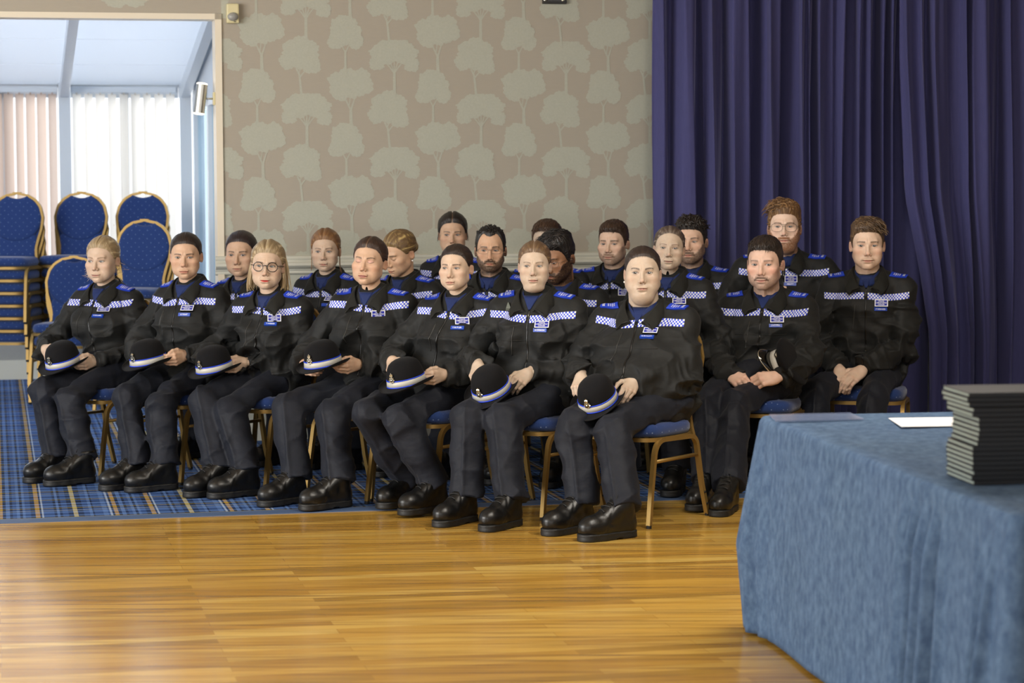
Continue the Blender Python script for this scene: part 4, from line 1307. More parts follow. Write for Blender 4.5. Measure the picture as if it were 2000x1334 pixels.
    # beard, stubble, moustache
    if p.get('beard'):
        m = beard_mask(P, p) * np.clip(.35 + 1.15 * vnoise(P * vec(.9, .9, .4)), 0, 1) * p['beard']
        c = mixc(c, np.clip(m, 0, .96), np.asarray(p.get('beardc', p['hair'])[:3], f32))
        c = mixc(c, np.clip(np.exp(-(((z + 56.5) / 4.5) ** 4)) * (X < 29) * front * (.5 + vnoise(P * .8) * .7) * p['beard'], 0, .95), np.asarray(p.get('beardc', p['hair'])[:3], f32))
    if p.get('tache'): c = mixc(c, np.clip(tache_mask(P, p) * (.45 + .8 * vnoise(P * .8)) * p['tache'], 0, .95), np.asarray(p.get('beardc', p['hair'])[:3], f32))
    # lines
    if p.get('age'):
        a = p['age']
        for (x0, x1, z0, z1) in ((15, 30, -44, -66),):
            tt = np.clip((z0 - z) / (z0 - z1), 0, 1); xl = x0 + (x1 - x0) * tt
            c = mixc(c, front * a * .5 * np.exp(-((X - xl) / 1.6) ** 2) * (z < z0) * (z > z1), sk * np.array([.6, .42, .38], f32))
        for zz in (40, 48): c = mixc(c, a * .22 * front * np.exp(-((z - zz - 2 * np.cos(x * .08)) / 1.1) ** 2) * (X < 32), sk * np.array([.62, .45, .4], f32))
    # scalp tint under the hairline
    if hl is not None: c = mixc(c, np.clip(sstep(-3, 4, hl) * .85, 0, 1), hair * .8)
    return np.clip(c, 0, 1)


HL = {'f': ([0, 20, 40, 52, 62, 72, 84, 95, 108, 118, 140, 180], [68, 66, 57, 43, 26, 8, 4, 15, 10, -25, -55, -66]),
      'm': ([0, 25, 42, 52, 60, 68, 78, 88, 96, 108, 118, 140, 180], [62, 61, 55, 42, 26, 4, -16, -14, 13, 12, -24, -50, -58]),
      'recede': ([0, 14, 28, 38, 46, 55, 62, 70, 80, 90, 96, 108, 118, 140, 180], [71, 76, 86, 82, 64, 38, 16, 0, -12, -8, 13, 12, -24, -50, -58])}


def hair_line(P, p):
    az = np.degrees(np.abs(np.arctan2(P[:, 0], P[:, 1] - 0)))
    k, v = HL[p.get('line', p['sex'])]
    zl = np.interp(az, k, v) + p.get('line_dz', 0) * np.exp(-(az / 45) ** 2)
    return P[:, 2] - zl - p.get('line_n', 1.5) * (vnoise(P * .25) - .5) * 2


def tubes(paths, radii, sides=5):
    """many thin tapered locks; paths: list of (k,3)"""
    V_, F_ = [], []; b = 0
    for pts, r in zip(paths, radii):
        pts = np.asarray(pts, f32); k = len(pts); t = np.gradient(pts, axis=0); t /= np.linalg.norm(t, axis=1, keepdims=True) + 1e-9
        ref = vec(.31, .2, .93); u = np.cross(t, ref); u /= np.linalg.norm(u, axis=1, keepdims=True) + 1e-9; w_ = np.cross(t, u)
        rr = r * np.sqrt(np.clip(1 - np.linspace(0, 1, k) ** 2.2, .02, 1))
        for s in range(sides):
            a = 2 * math.pi * s / sides; V_.append(pts + (u * math.cos(a) + w_ * math.sin(a)) * rr[:, None])
        blk = np.arange(sides * k).reshape(sides, k) + b; nx = np.roll(blk, -1, 0)
        F_.append(np.stack([blk[:, :-1], blk[:, 1:], nx[:, 1:], nx[:, :-1]], -1).reshape(-1, 4)); b += sides * k
    return (np.concatenate(V_), np.concatenate(F_)) if V_ else (np.zeros((0, 3), f32), np.zeros((0, 4), int))


def build_head(p, nb):
    """returns skin verts/faces/colours and hair verts/faces/colours/flow in head mm"""
    az, el = head_dirs(p.get('res', 1.0))
    A, E = np.meshgrid(az, el, indexing='ij')
    D = np.stack([np.sin(A) * np.cos(E), np.cos(A) * np.cos(E), np.sin(E)], -1).reshape(-1, 3).astype(f32)
    f = head_field(p, nb)
    r = np.full(len(D), 275, f32)
    r[D[:, 2] > -.35] = 150
    for _ in range(34):
        r = np.maximum(r - f(C0 + D * r[:, None]) * .82, 10)
    P = C0 + D * r[:, None]
    na, ne = len(az), len(el)
    ii = np.arange(na * ne).reshape(na, ne); jn = np.roll(ii, -1, 0)
    fc = np.stack([ii[:, :-1], jn[:, :-1], jn[:, 1:], ii[:, 1:]], -1).reshape(-1, 4)[:, ::-1]
    hl = hair_line(P, p)
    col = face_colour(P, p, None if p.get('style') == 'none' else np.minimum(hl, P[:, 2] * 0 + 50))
    # ---- hair shell
    n0_ = int((np.degrees(az) < -84).sum()); n1_ = int((np.degrees(az) > 84 - 1e-6).sum()); sub_a = np.unique(np.concatenate([np.arange(0, n0_), np.arange(n0_, na - n1_, 2), np.arange(na - n1_, na)])); sub_e = np.unique(np.concatenate([np.arange(0, ne, 2), [ne - 1]]))
    G = ii[np.ix_(sub_a, sub_e)].ravel()
    HP, HD, hh = P[G], D[G], hl[G]
    st = p.get('style', 'slick'); rg_ = np.random.default_rng(p.get('seed', 1))
    z, y, x = HP[:, 2], HP[:, 1], HP[:, 0]
    bun = p.get('bun', (0, -100, 8, 30))
    ax = np.array([0, -1, .12]); ax /= np.linalg.norm(ax)
    fl_c = np.stack([x, z - 30 - .12 * y], 1); flow = np.arctan2(fl_c[:, 0], fl_c[:, 1]) * 26
    base = np.asarray(p['hair'][:3], f32)
    if st in ('slick', 'bob'):
        T = p.get('thick', 6.0) * (.75 + .5 * sstep(20, 90, z)); g = vnoise(np.stack([flow * 1.1, y * .006 + 5, y * 0], 1)); g2 = vnoise(np.stack([flow * 3.1, y * .012 + 9, y * 0 + 3], 1))
        T = T + 2.6 * (g - .5) + 1.4 * (g2 - .5)
        if 'part' in p:
            px0 = p['part']; pm = np.exp(-((x - px0) / 3.2) ** 2) * (z > 40) * sstep(-60, -20, y); T = T - pm * 7; T = T + 3.5 * np.exp(-((np.abs(x - px0) - 16) / 14) ** 2) * (z > 50) * (y > -30)
        k = sstep(-1, 9, hh); T = T * k - 3.5 * (1 - sstep(-2.5, 1.5, hh))
    else:
        top = sstep(48, 88, z + .12 * y) * sstep(-110, -40, y + z * .3)
        g = vnoise(HP * vec(.11, .11, .11) + p.get('seed', 1)); g2 = vnoise(HP * .3 + 7)
        T = p.get('side', 3.5) + (p.get('top', 16) - p.get('side', 3.5)) * top
        T = T * (1 + p.get('rough', .5) * (g - .5) + .4 * (g2 - .5)); flow = x * .35 + y * .1 + z * .1
        k = sstep(-1, 7, hh); T = T * k - 3.5 * (1 - sstep(-2.5, 1.0, hh))
    HV = HP + HD * T[:, None]
    if st not in ('slick', 'bob'): HV[:, 1] += p.get('fwd', 4) * sstep(50, 95, z) * (y > 0) * k
    if p.get('crown_flat'): HV[:, 2] -= p['crown_flat'] * sstep(90, 120, HV[:, 2])
    sa, se = len(sub_a), len(sub_e); jj = np.arange(sa * se).reshape(sa, se); jx = np.roll(jj, -1, 0)
    hf = np.stack([jj[:, :-1], jx[:, :-1], jx[:, 1:], jj[:, 1:]], -1).reshape(-1, 4)[:, ::-1]
    keep = (hh > -9)[hf].any(1); hf = hf[keep]
    va = vnoise(np.stack([flow * 1.6, y * .01, y * 0 + 2], 1)) if st in ('slick', 'bob') else vnoise(HP * vec(.35, .2, .35))
    hi = np.asarray(p.get('hi', tuple(base * 1.7))[:3], f32)
    hc = mixc(np.tile(base, (len(HV), 1)), sstep(.45, .95, va) * p.get('hia', .7), hi); hc = hc * (.8 + .4 * va[:, None])
    if 'part' in p: hc = mixc(hc, np.clip(np.exp(-((x - p['part']) / 1.8) ** 2) * (z > 45) * (y > -25), 0, 1) * p.get('parta', .75), np.asarray(p['skin'][:3]) * .9)
    if p.get('band'):   # dark hair band behind the fringe
        pass
    parts = [(HV, hf, hc, flow)]
    def blob(c, r_, nz_=2.0, m=26):
        th = np.linspace(0, math.pi, m); ph = np.linspace(0, 2 * math.pi, m * 2, endpoint=False)
        TT, PP = np.meshgrid(th, ph, indexing='ij'); d_ = np.stack([np.sin(TT) * np.cos(PP), np.cos(TT), np.sin(TT) * np.sin(PP)], -1).reshape(-1, 3).astype(f32)
        fl = (TT.ravel() * 6 + PP.ravel() * 5); nn_ = vnoise(np.stack([fl * 1.2, fl * 0, fl * 0], 1))
        v_ = np.asarray(c, f32) + d_ * np.asarray(r_, f32) * (1 + .05 * nz_ * (nn_[:, None] - .5))
        q = np.arange(m * m * 2).reshape(m, m * 2); qn = np.roll(q, -1, 1)
        f_ = np.stack([q[:-1], qn[:-1], qn[1:], q[1:]], -1).reshape(-1, 4)
        cc = np.tile(base, (len(v_), 1)) * (.75 + .6 * nn_[:, None]); cc = mixc(cc, sstep(.5, .95, nn_) * p.get('hia', .7), hi)
        parts.append((v_, f_, cc, fl * 3))
    if st == 'slick' and bun: blob(bun[:3], (bun[3], bun[3] * .8, bun[3] * .95))
    def add_tubes(paths, rad, shade=None):
        if not paths: return
        v_, f_ = tubes(paths, rad); n_ = len(v_) // len(paths)
        sh = np.repeat(rg_.uniform(.65, 1.25, len(paths)) if shade is None else shade, n_); mxx = np.repeat(rg_.uniform(0, 1, len(paths)) ** 2 * p.get('hia', .7), n_)
        cc = mixc(np.tile(base, (len(v_), 1)), mxx, hi) * sh[:, None]
        parts.append((v_, f_, cc, np.repeat(rg_.uniform(0, 60, len(paths)), n_) + np.zeros(len(v_))))
    # ---- locks on top of short hair
    if st not in ('slick', 'bob') and p.get('locks', 0):
        cand = np.where((hh > 2) & (z > p.get('lock_z', 58)) & (HD[:, 2] > .2))[0]
        wgt = np.maximum(.05, np.cos(np.arcsin(np.clip(HD[cand, 2], -1, 1)))); sel = rg_.choice(cand, min(p['locks'], len(cand)), replace=False, p=wgt / wgt.sum())
        sweep = np.asarray(p.get('sweep', (0, .6, .5)), f32); Ln = p.get('lock_l', 26); cu = p.get('curl', .3); paths = []; rad = []
        for s_ in sel:
            n0 = HD[s_]; st0 = HV[s_] - n0 * 4; dv = sweep + n0 * p.get('lift', .5) + rg_.normal(0, cu, 3); dv[0] += p.get('splay', .0) * np.sign(HP[s_, 0]); dv = dv - n0 * float(dv @ n0) * p.get('flat', .65); dv /= np.linalg.norm(dv)
            L_ = Ln * rg_.uniform(.6, 1.2); ks = np.linspace(0, 1, 6); side = np.cross(dv, n0); cv = rg_.normal(0, cu)
            pts = [st0 + dv * L_ * k + n0 * (p.get('arch', 5) * math.sin(k * math.pi * .9)) + side * cv * 8 * math.sin(k * 3.0) - vec(0, 0, 1) * k * k * p.get('droop', 4) for k in ks]
            paths.append(pts); rad.append(rg_.uniform(2.2, 4.2) * p.get('lock_r', 1.0))
        add_tubes(paths, rad)
    # ---- flyaway hairs
    for (cx, cy, cz, sp_, n_, ln_) in p.get('wisps', []):
        paths = []
        for _ in range(n_):
            a = np.array([cx, cy, cz]) + rg_.normal(0, sp_, 3) * [.5, .6, 1]; dv = np.array([np.sign(cx) * rg_.uniform(.2, 1.0), rg_.uniform(-.3, .5), rg_.uniform(-1, .3)]); dv /= np.linalg.norm(dv); cv = rg_.normal(0, .5, 3)
            paths.append([a + dv * ln_ * k + cv * ln_ * .5 * math.sin(k * 3.1) for k in np.linspace(0, 1, 7)])
        add_tubes(paths, [.8] * n_, np.full(n_, 1.5))
    # ---- loose strands / bob
    for strand in p.get('strands', []):
        pts, r0, n_, spread = strand; pts = np.asarray(pts, f32); paths = []; rad = []
        tt = np.linspace(0, 1, len(pts)); kk = np.linspace(0, 1, 14)
        sm = np.stack([np.interp(kk, tt, pts[:, i]) for i in range(3)], 1)
        for _ in range(3): sm[1:-1] = (sm[:-2] + sm[1:-1] * 2 + sm[2:]) / 4
        for _ in range(n_):
            off = rg_.normal(0, spread, 3) * [1, 1, .3]; wv = rg_.normal(0, spread * .35, 3)
            paths.append(sm + off * (.35 + .65 * kk[:, None]) + wv * np.sin(kk * 4 + rg_.uniform(0, 3))[:, None]); rad.append(r0 * rg_.uniform(.6, 1.2))
        add_tubes(paths, rad)
    o = 0; Vh, Fh, Ch, Fl = [], [], [], []
    for v_, f_, c_, l_ in parts:
        Vh.append(v_); Fh.append(f_ + o); Ch.append(c_); Fl.append(l_); o += len(v_)
    return (P, fc, col), (np.concatenate(Vh), np.concatenate(Fh), np.clip(np.concatenate(Ch), 0, 1), np.concatenate(Fl)), f


def make_glasses(kind, f):
    """frame parts in head mm"""
    mb = MB()
    def rim(pts, r): mb.sweep(pts, r, 8, closed=True)
    yf = 102
    if kind == 'round': rx, rz, r, cz = 23.5, 21.5, 1.9, -4
    elif kind == 'rect': rx, rz, r, cz = 25, 13.5, .75, -4
    elif kind == 'oval': rx, rz, r, cz = 25, 17, .8, -5
    else: rx, rz, r, cz = 28, 20, .9, -6
    for s in (-1, 1):
        pts = []
        for i in range(36):
            a = 2 * math.pi * i / 36; e = {'round': .96, 'rect': .55, 'oval': .8}.get(kind, .72)
            ca, sa = math.cos(a), math.sin(a); X_ = s * 34 + rx * math.copysign(abs(ca) ** e, ca); Z_ = cz + rz * math.copysign(abs(sa) ** e, sa)
            if kind == 'aviator' and sa < 0: X_ = s * 34 + (X_ - s * 34) * (1 + .12 * sa)
            pts.append((X_, yf - .0045 * X_ * X_ + 1, Z_))
        rim(pts, r)
        mb.sweep([(s * (34 + rx), yf - .0045 * 58 ** 2, cz + 6), (s * 70, 78, cz + 7), (s * 76, 40, cz + 6), (s * 77, -8, cz + 5), (s * 76, -20, cz - 4)], r * 1.05, 6)
    mb.sweep([(-34 + rx, yf - 1, cz + 4), (-4, yf + 4, cz + 7), (4, yf + 4, cz + 7), (34 - rx, yf - 1, cz + 4)], r, 8)
    if kind == 'aviator': mb.sweep([(-16, yf, cz + 16), (0, yf + 2, cz + 15), (16, yf, cz + 16)], r, 8)
    return mb
# ------------------------------------------------------------------ people
BOOT_SRC = []


def rotm(rz=0, rx=0, ry=0):
    return np.array((Matrix.Rotation(rz, 3, 'Z') @ Matrix.Rotation(rx, 3, 'X') @ Matrix.Rotation(ry, 3, 'Y'))).astype(f32)


def ik(S_, W_, l1, l2, pole):
    d = W_ - S_; L = float(np.linalg.norm(d)); u = d / L
    if L > (l1 + l2) * .985:
        k = L / ((l1 + l2) * .985); l1 *= k; l2 *= k
    a = (l1 * l1 - l2 * l2 + L * L) / (2 * L); h = math.sqrt(max(l1 * l1 - a * a, 1e-6))
    p = np.asarray(pole, f32); p = p - u * float(p @ u); p = p / np.linalg.norm(p)
    return S_ + u * a + p * h


def build_person(sp):
    hx, hy, hp = sp['head']; Y = sp['Y']; fb = math.radians(sp['fb'])
    hd = dict(sex='f', skin=srgb(208, 168, 146), hair=srgb(60, 42, 30)); hd.update(sp['hd'])
    male = hd['sex'] == 'm'; near = sp.get('near', False)
    Hw = at_y(hx, hy, Y); s_px = F_PX / Y
    sc = sp.get('hs', hp / s_px / .236)                  # head scale
    fdir = Vector((-math.sin(fb), -math.cos(fb), 0)); alpha = math.pi - fb
    lat = Vector((math.cos(alpha), math.sin(alpha), 0))  # person's right
    nd = sp.get('drop', .158) * (1 + (sc - 1) * .7)
    Nw = Hw - Vector((0, 0, nd)) - fdir * sp.get('headfwd', .03) + lat * sp.get('headlat', 0)
    Pw = Nw - fdir * sp.get('lean', .03); Pw.z = 0
    if 'seat' in sp: Pw = Vector((sp['seat'][0], sp['seat'][1], 0)) - fdir * .035
    root = empty('person', Pw, alpha)
    setp(root, sp['label'], 'person')
    Mi = root.matrix_basis.inverted() if False else (Matrix.Translation(Pw) @ Matrix.Rotation(alpha, 4, 'Z')).inverted()
    Mw = Mi.inverted()
    loc = lambda v: np.array((Mi @ Vector(v))[:], f32)
    def ray_fwd(px, py, d):
        o = Mi @ Vector((0, 0, HC)); r = Mi.to_3x3() @ ray(px, py); t = (d - o.y) / r.y
        return np.array((o + r * t)[:], f32)
    def ray_sphere(px, py, c, R_):
        o = np.array((Mi @ Vector((0, 0, HC)))[:]); r = np.array((Mi.to_3x3() @ ray(px, py))[:]); oc = c - o; b = float(oc @ r); q = float(oc @ oc) - b * b
        t = b - math.sqrt(max(R_ * R_ - q, 0)); return (o + r * t).astype(f32)
    H = loc(Hw); N = loc(Nw)
    g, sw = sp.get('g', 1.0), sp.get('sw', .178 if male else .160)
    floor_z = sp.get('floor', CT + .003)
    # ------------------------------------------------ legs
    th, sh = (.44, .44) if male else (.42, .42)
    hips = [vec(sx * .088 * g, -.01, .545) for sx in (1, -1)]       # right, left
    knees, ankles, feet = [], [], []
    for i, sx in enumerate((1, -1)):
        if 'knees' in sp and sp['knees'][i]: k = ray_sphere(*sp['knees'][i], hips[i], th + .045) ; k = k + vec(0, -.045, -.045)
        else: k = vec(sx * sp.get('kspread', .12), th - .03, .50)
        if 'toes' in sp and sp['toes'][i]:
            tw = at_z(*sp['toes'][i], .025); fa = math.radians(sp.get('foot', (sp['fb'], sp['fb']))[i]); fd = Vector((-math.sin(fa), -math.cos(fa), 0))
            heel = tw - fd * .285; rz = math.pi - fa
        else:
            heel = Mw @ Vector((float(k[0]) + sx * .01, float(k[1]) - .10 + sp.get('ffwd', 0), 0)); rz = alpha + sx * -.12; fd = Vector((-math.sin(rz), math.cos(rz), 0))
        zf = sp.get('footz', (floor_z, floor_z))[i]
        heel.z = zf; feet.append((heel, rz)); ankles.append(loc(heel + fd * .062 + Vector((0, 0, .11))))
        L = float(np.linalg.norm(ankles[i] - k))
        knees.append(k)
    # ------------------------------------------------ arms
    ua, fa_ = (.31, .27) if male else (.285, .25)
    SH = [N + vec(sx * sw, -.012, sp.get('shz', -.062)) for sx in (1, -1)]
    wr, hands = [], []
    for i, sx in enumerate((1, -1)):
        hs_ = (sp.get('hands') or (None, None))[i]
        if hs_ is None:
            w_ = knees[i] * .5 + hips[i] * .5 + vec(0, .02, .105); tip = w_ + vec(-sx * .03, .09, -.03); pose, roll = 'rest', 0; back = vec(0, .2, 1)
        else:
            (wx, wy, wd), (tx, ty, td), pose, roll = hs_[:4]
            w_ = ray_fwd(wx, wy, wd); tip = ray_fwd(tx, ty, td)
            cb = np.array((Mi.to_3x3() @ Vector((0, -1, .25)))[:], f32); back = cb
        d = tip - w_; d = d / np.linalg.norm(d)
        b = back - d * float(back @ d); b = b / np.linalg.norm(b)
        cr, sr = math.cos(math.radians(roll)), math.sin(math.radians(roll)); b = b * cr + np.cross(d, b) * sr
        x = np.cross(d, b); hands.append((w_, x, d, b, pose, -sx)); wr.append(w_)
    sleeve = [w_ - hands[i][2] * sp.get('cuff', (.012, .012))[i] for i, w_ in enumerate(wr)]
    poles = sp.get('poles') or [(sx * .75, -.55, -.55) for sx in (1, -1)]
    EL = [ik(SH[i], wr[i] - hands[i][2] * .02, ua, fa_, poles[i]) for i in (0, 1)]
    zN = float(N[2]); zP = .49
    ts = [-.08, 0, .10, .26, .5, .74, .88, 1.0, 1.07]
    ka = sw / .165
    A_ = np.array([.15, .172, .186, .178, .174 * (.5 + .5 * ka), .172 * ka, .142 * ka, .082, .058]) * np.array([g, g, g, g, g, g ** .7, 1, 1, 1]); B_ = np.array([.12, .138, .15, .145, .136, .124, .104, .080, .056]) * np.array([g, g, g, g, g, g ** .6, 1, 1, 1])
    seed = sp.get('seed', int(hx) % 97)
    bust = sp.get('bust', 0 if male else 1.0); belly = sp.get('belly', 0)
    def wr_noise(P, m):
        v1 = vnoise(P * vec(8, 8, 13) + seed); v2 = vnoise(P * vec(17, 17, 25) + seed * 2); v3 = vnoise((P + vec(0, 0, 1) * P[:, :1] * .6) * vec(5, 5, 9) + seed * 3)
        return (.042 * (np.abs(2 * v1 - 1) ** .7 - .45) + .016 * (v2 - .5) + .042 * (np.abs(2 * v3 - 1) ** .7 - .45)) * m
    def arm_folds(P, i):
        a = EL[i] - SH[i]; a = a / np.linalg.norm(a); b = wr[i] - EL[i]; b = b / np.linalg.norm(b)
        up_ = ((P - EL[i]) @ b) < 0
        ax = np.where(up_[:, None], a[None], b[None]); t_ = ((P - EL[i]) * ax).sum(1); Q = P * 7.0 + ax * (t_ * 20)[:, None]
        return np.abs(2 * vnoise(Q + seed * 5 + i * 9) - 1) ** .8 - .4
    def jacket(P, noise=True):
        z = P[:, 2]; t = (z - zP) / (zN - zP)
        a = np.interp(t, ts, A_).astype(f32); b = np.interp(t, ts, B_).astype(f32)
        cx = np.clip(t, 0, 1) * N[0]; cy = -.02 + (N[1] + .02) * np.clip(t, 0, 1) - .018 * np.sin(np.clip(t, 0, 1) * 3.14)
        q = ((np.abs(P[:, 0] - cx) / a) ** 2.4 + (np.abs(P[:, 1] - cy) / b) ** 2.4) ** (1 / 2.4)
        d = (q - 1) * np.minimum(a, b) * .92
        d = smax(d, zP - .03 - z, .01); d = smax(d, z - (zN + .018), .012)
        if bust:
            for sx in (-1, 1): d = smin(d, ellip(P, N * vec(1, .8, 0) + vec(sx * .075 * ka, .075 + .012 * bust, zN - .185), (.07, .052 + .02 * bust, .075)), .06)
        if belly: d = smin(d, ellip(P, (0, .03, .63), (.155 * g, .13 + .05 * belly, .12)), .06)
        for i, sx in enumerate((1, -1)):
            d = smin(d, capsule(P, N + vec(sx * .03, -.02, .0), SH[i] + vec(0, 0, .010), .060, .056), .035)
            ar = capsule(P, SH[i], EL[i], .071 * g ** .4, .064 * g ** .5)
            w1 = sleeve[i]; ax = w1 - EL[i]; ln = float(np.linalg.norm(ax)); ax = ax / ln
            fo = capsule(P, EL[i], w1 + ax * .03, .063 * g ** .5, .045); fo = np.maximum(fo, (P - w1) @ ax)
            cuf = np.exp(-((((P - w1) @ ax) + .038) / .006) ** 2); fo = fo + .003 * cuf
            ar = smin(ar, fo, .02)
            d = smin(d, ar, .012)
        if noise:
            m = np.interp(t, [.0, .2, .62, .8, 1.0], [.75, 1.0, .75, .35, .15]).astype(f32)
            lim = np.abs(d) < .05
            if lim.any():
                pn = P[lim]; mm = m[lim].copy()
                for i in (0, 1):
                    mm = np.maximum(mm, 1.45 * np.exp(-((pn - EL[i]) ** 2).sum(1) / .11 ** 2)); mm = np.maximum(mm, .8 * np.exp(-((pn - (SH[i] * .7 + N * .3 + vec(0, .03, -.10))) ** 2).sum(1) / .06 ** 2))
                d = d.copy(); d[lim] += wr_noise(pn, mm)
                for i in (0, 1):
                    wa = np.exp(-(np.minimum(capsule(pn, SH[i] * .6 + EL[i] * .4, EL[i], .06, .06), capsule(pn, EL[i], wr[i], .06, .05)) / .03) ** 2); wa = wa * (.35 + .9 * np.exp(-((pn - EL[i]) ** 2).sum(1) / .10 ** 2) + .3 * np.exp(-((pn - wr[i]) ** 2).sum(1) / .09 ** 2))
                    k_ = wa > .02
                    if k_.any(): dd = d[lim]; dd[k_] += .046 * arm_folds(pn[k_], i) * wa[k_]; d[lim] = dd
        return d
    vox = .0066 if near else .0085
    allp = np.stack(SH + EL + sleeve + [vec(0, 0, zP), N]); lo = allp.min(0) - .13; hi = allp.max(0) + .13; lo[1] = min(lo[1], -.22); lo[2] = max(lo[2], .40); lo[0] = min(lo[0], -.25 * g); hi[0] = max(hi[0], .25 * g)
    v, fc = mesh_sdf(jacket, lo, hi, vox, .016)
    jk = mesh_obj('jacket', v, fc, [M['jacket']], root)
    # ------------------------------------------------ trousers
    def shin_ridge(P, k, a):
        return 0
    def trousers(P):
        d = smax(ellip(P, (0, -.03, .55), (.185 * g, .15, .115)), .462 - P[:, 2], .02)
        for i, sx in enumerate((1, -1)):
            tg = sp.get('tg', g)
            t_ = capsule(P, hips[i] + vec(0, 0, -.005), knees[i], .092 * tg, .071 * tg ** .5); t_ = smax(t_, (.463 - P[:, 2]) - .5 * np.maximum(0, P[:, 1] - .26), .015)
            an = ankles[i]; kx = an - knees[i]; ln = float(np.linalg.norm(kx)); kx = kx / ln
            cf = an - kx * .008
            s_ = capsule(P, knees[i], cf + kx * .06, .071 * tg ** .5, .0745 * tg ** .4); s_ = np.maximum(s_, (P - cf) @ kx)
            calf = ellip(P, knees[i] + kx * ln * .36 + vec(0, -.018, 0), (.062 * tg ** .5, .066, .15)); s_ = smin(s_, np.maximum(calf, (P - cf) @ kx), .02)
            # pressed front seam
            rel = P - knees[i]; al = rel @ kx; px_ = rel[:, 0] - kx[0] * al + .012 * sx; fr = rel[:, 1] - kx[1] * al
            s_ = s_ - .009 * np.exp(-(px_ / .009) ** 2) * (fr > 0)
            t_ = t_ - .0035 * np.exp(-((P[:, 0] - (hips[i][0] + (knees[i][0] - hips[i][0]) * np.clip(P[:, 1] / max(.2, float(knees[i][1])), 0, 1)) - .02 * sx) / .010) ** 2) * (P[:, 2] > .52)
            l_ = smin(t_, s_, .028); d = smin(d, l_, .02)
        lim = np.abs(d) < .05
        if lim.any():
            pn = P[lim]; m = np.full(len(pn), .45, f32)
            for i in (0, 1):
                m = np.maximum(m, 1.0 * np.exp(-((pn - (knees[i] + vec(0, -.05, -.04))) ** 2).sum(1) / .11 ** 2)); m = np.maximum(m, .7 * np.exp(-((pn - (ankles[i] + vec(0, 0, .06))) ** 2).sum(1) / .08 ** 2)); m = np.maximum(m, .8 * np.exp(-((pn - hips[i] - vec(0, .10, .05)) ** 2).sum(1) / .1 ** 2))
            v5 = np.abs(2 * vnoise(pn * vec(11, 11, 17) + seed * 4 + pn[:, 2:] * 6) - 1) ** .7 - .45
            d = d.copy(); d[lim] += wr_noise(pn * vec(1, 1, .8), m) * .9 + .013 * v5 * np.clip(m * 1.3 - .35, .15, 1)
        return d
    allp = np.stack(knees + ankles + hips); lo = allp.min(0) - .12; hi = allp.max(0) + .12; lo[1] = -.22; lo[0] = min(lo[0], -.22 * g); hi[0] = max(hi[0], .22 * g); lo[2] = min(float(a[2]) for a in ankles) - .03
    v, fc = mesh_sdf(trousers, lo, hi, .0066 if near else .010, .014)
    mesh_obj('trousers', v, fc, [M['trouser']], root)
    # ------------------------------------------------ boots
    for heel, rz in feet:
        if not BOOT_SRC: b_ = build_boot(root); BOOT_SRC.append(b_)
        else: b_ = copy_tree(BOOT_SRC[0], root)
        b_.location = Mi @ heel; b_.rotation_euler = (0, 0, rz - alpha); k_ = sp.get('boot', 1.0); b_.scale = (k_, k_, k_)
    # ------------------------------------------------ head, hair
    R = rotm(fb - math.radians(sp['fy']), math.radians(sp.get('pitch', 0)), math.radians(sp.get('roll', 0)))
    mm = sc * .001
    nb = (R.T @ (N + vec(0, -.005, -.03) - H)) / mm
    (hv, hf, hc), (av, af, ac, afl), hfield = build_head(hd, nb)
    HV = hv @ R.T * mm + H; AV = av @ R.T * mm + H
    BV_, BF, BC = [HV], [hf], [hc]; off = len(HV)
    sk = np.asarray(sp.get('hand_skin', hd['skin'])[:3], f32)
    for (w_, x, d, b, pose, side) in hands:
        v_, f_, kn, nl = HAND[pose]; hs = sp.get('hand_s', 1.0 if male else .90)
        q = v_ * hs; q = q[:, :1] * side * x[None] + q[:, 1:2] * d[None] + q[:, 2:] * b[None] + w_
        # frame: thumb side of a left hand is +x (d x b); mirrored for the right hand
        f2 = f_ if side > 0 else f_[:, ::-1]
        c_ = np.tile(sk, (len(q), 1)); c_ = c_ * (1 + .14 * (vnoise(v_ * 60)[:, None] - .5)); c_ = mixc(c_, kn * .32, sk * np.array([1.0, .72, .68], f32)); c_ = mixc(c_, nl * .6, np.minimum(sk * np.array([1.18, 1.08, 1.08], f32), 1))
        BV_.append(q); BF.append(f2 + off); BC.append(c_); off += len(q)
    # covered body: neck root, trunk and limbs under the clothes, joining head and hands
    def core(P):
        tc_ = (.60 - zP) / (zN - zP); d = capsule(P, (N[0] * tc_, -.02 + (N[1] + .02) * tc_ - .015, .60), N * vec(1, 1, 0) + vec(0, -.02, zN - .12), .07, .075)
        d = smin(d, capsule(P, N + vec(0, -.015, -.12), N + vec(0, -.005, .0), .065, .045), .03)
        for i in (0, 1):
            d = smin(d, capsule(P, N + vec(0, -.01, -.08), SH[i], .05, .042), .02); d = smin(d, capsule(P, SH[i], EL[i], .036, .028), .01); d = smin(d, capsule(P, EL[i], wr[i], .028, .021), .01)
            d = smin(d, capsule(P, hips[i] + vec(0, 0, .02), knees[i] + vec(0, 0, .01), .045, .04), .02); d = smin(d, capsule(P, knees[i], ankles[i], .046, .036), .01)
        return d
    allp = np.stack(SH + EL + wr + knees + ankles + [N]); v_, f_ = mesh_sdf(core, allp.min(0) - .1, allp.max(0) + .1, .018, .01)
    BV_.append(v_); BF.append(f_ + off); BC.append(np.tile(sk, (len(v_), 1)))
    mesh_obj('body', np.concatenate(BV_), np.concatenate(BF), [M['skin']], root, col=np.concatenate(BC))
    mesh_obj('hair', AV, af, [M['hair']], root, col=ac, attrs={'flow': afl})
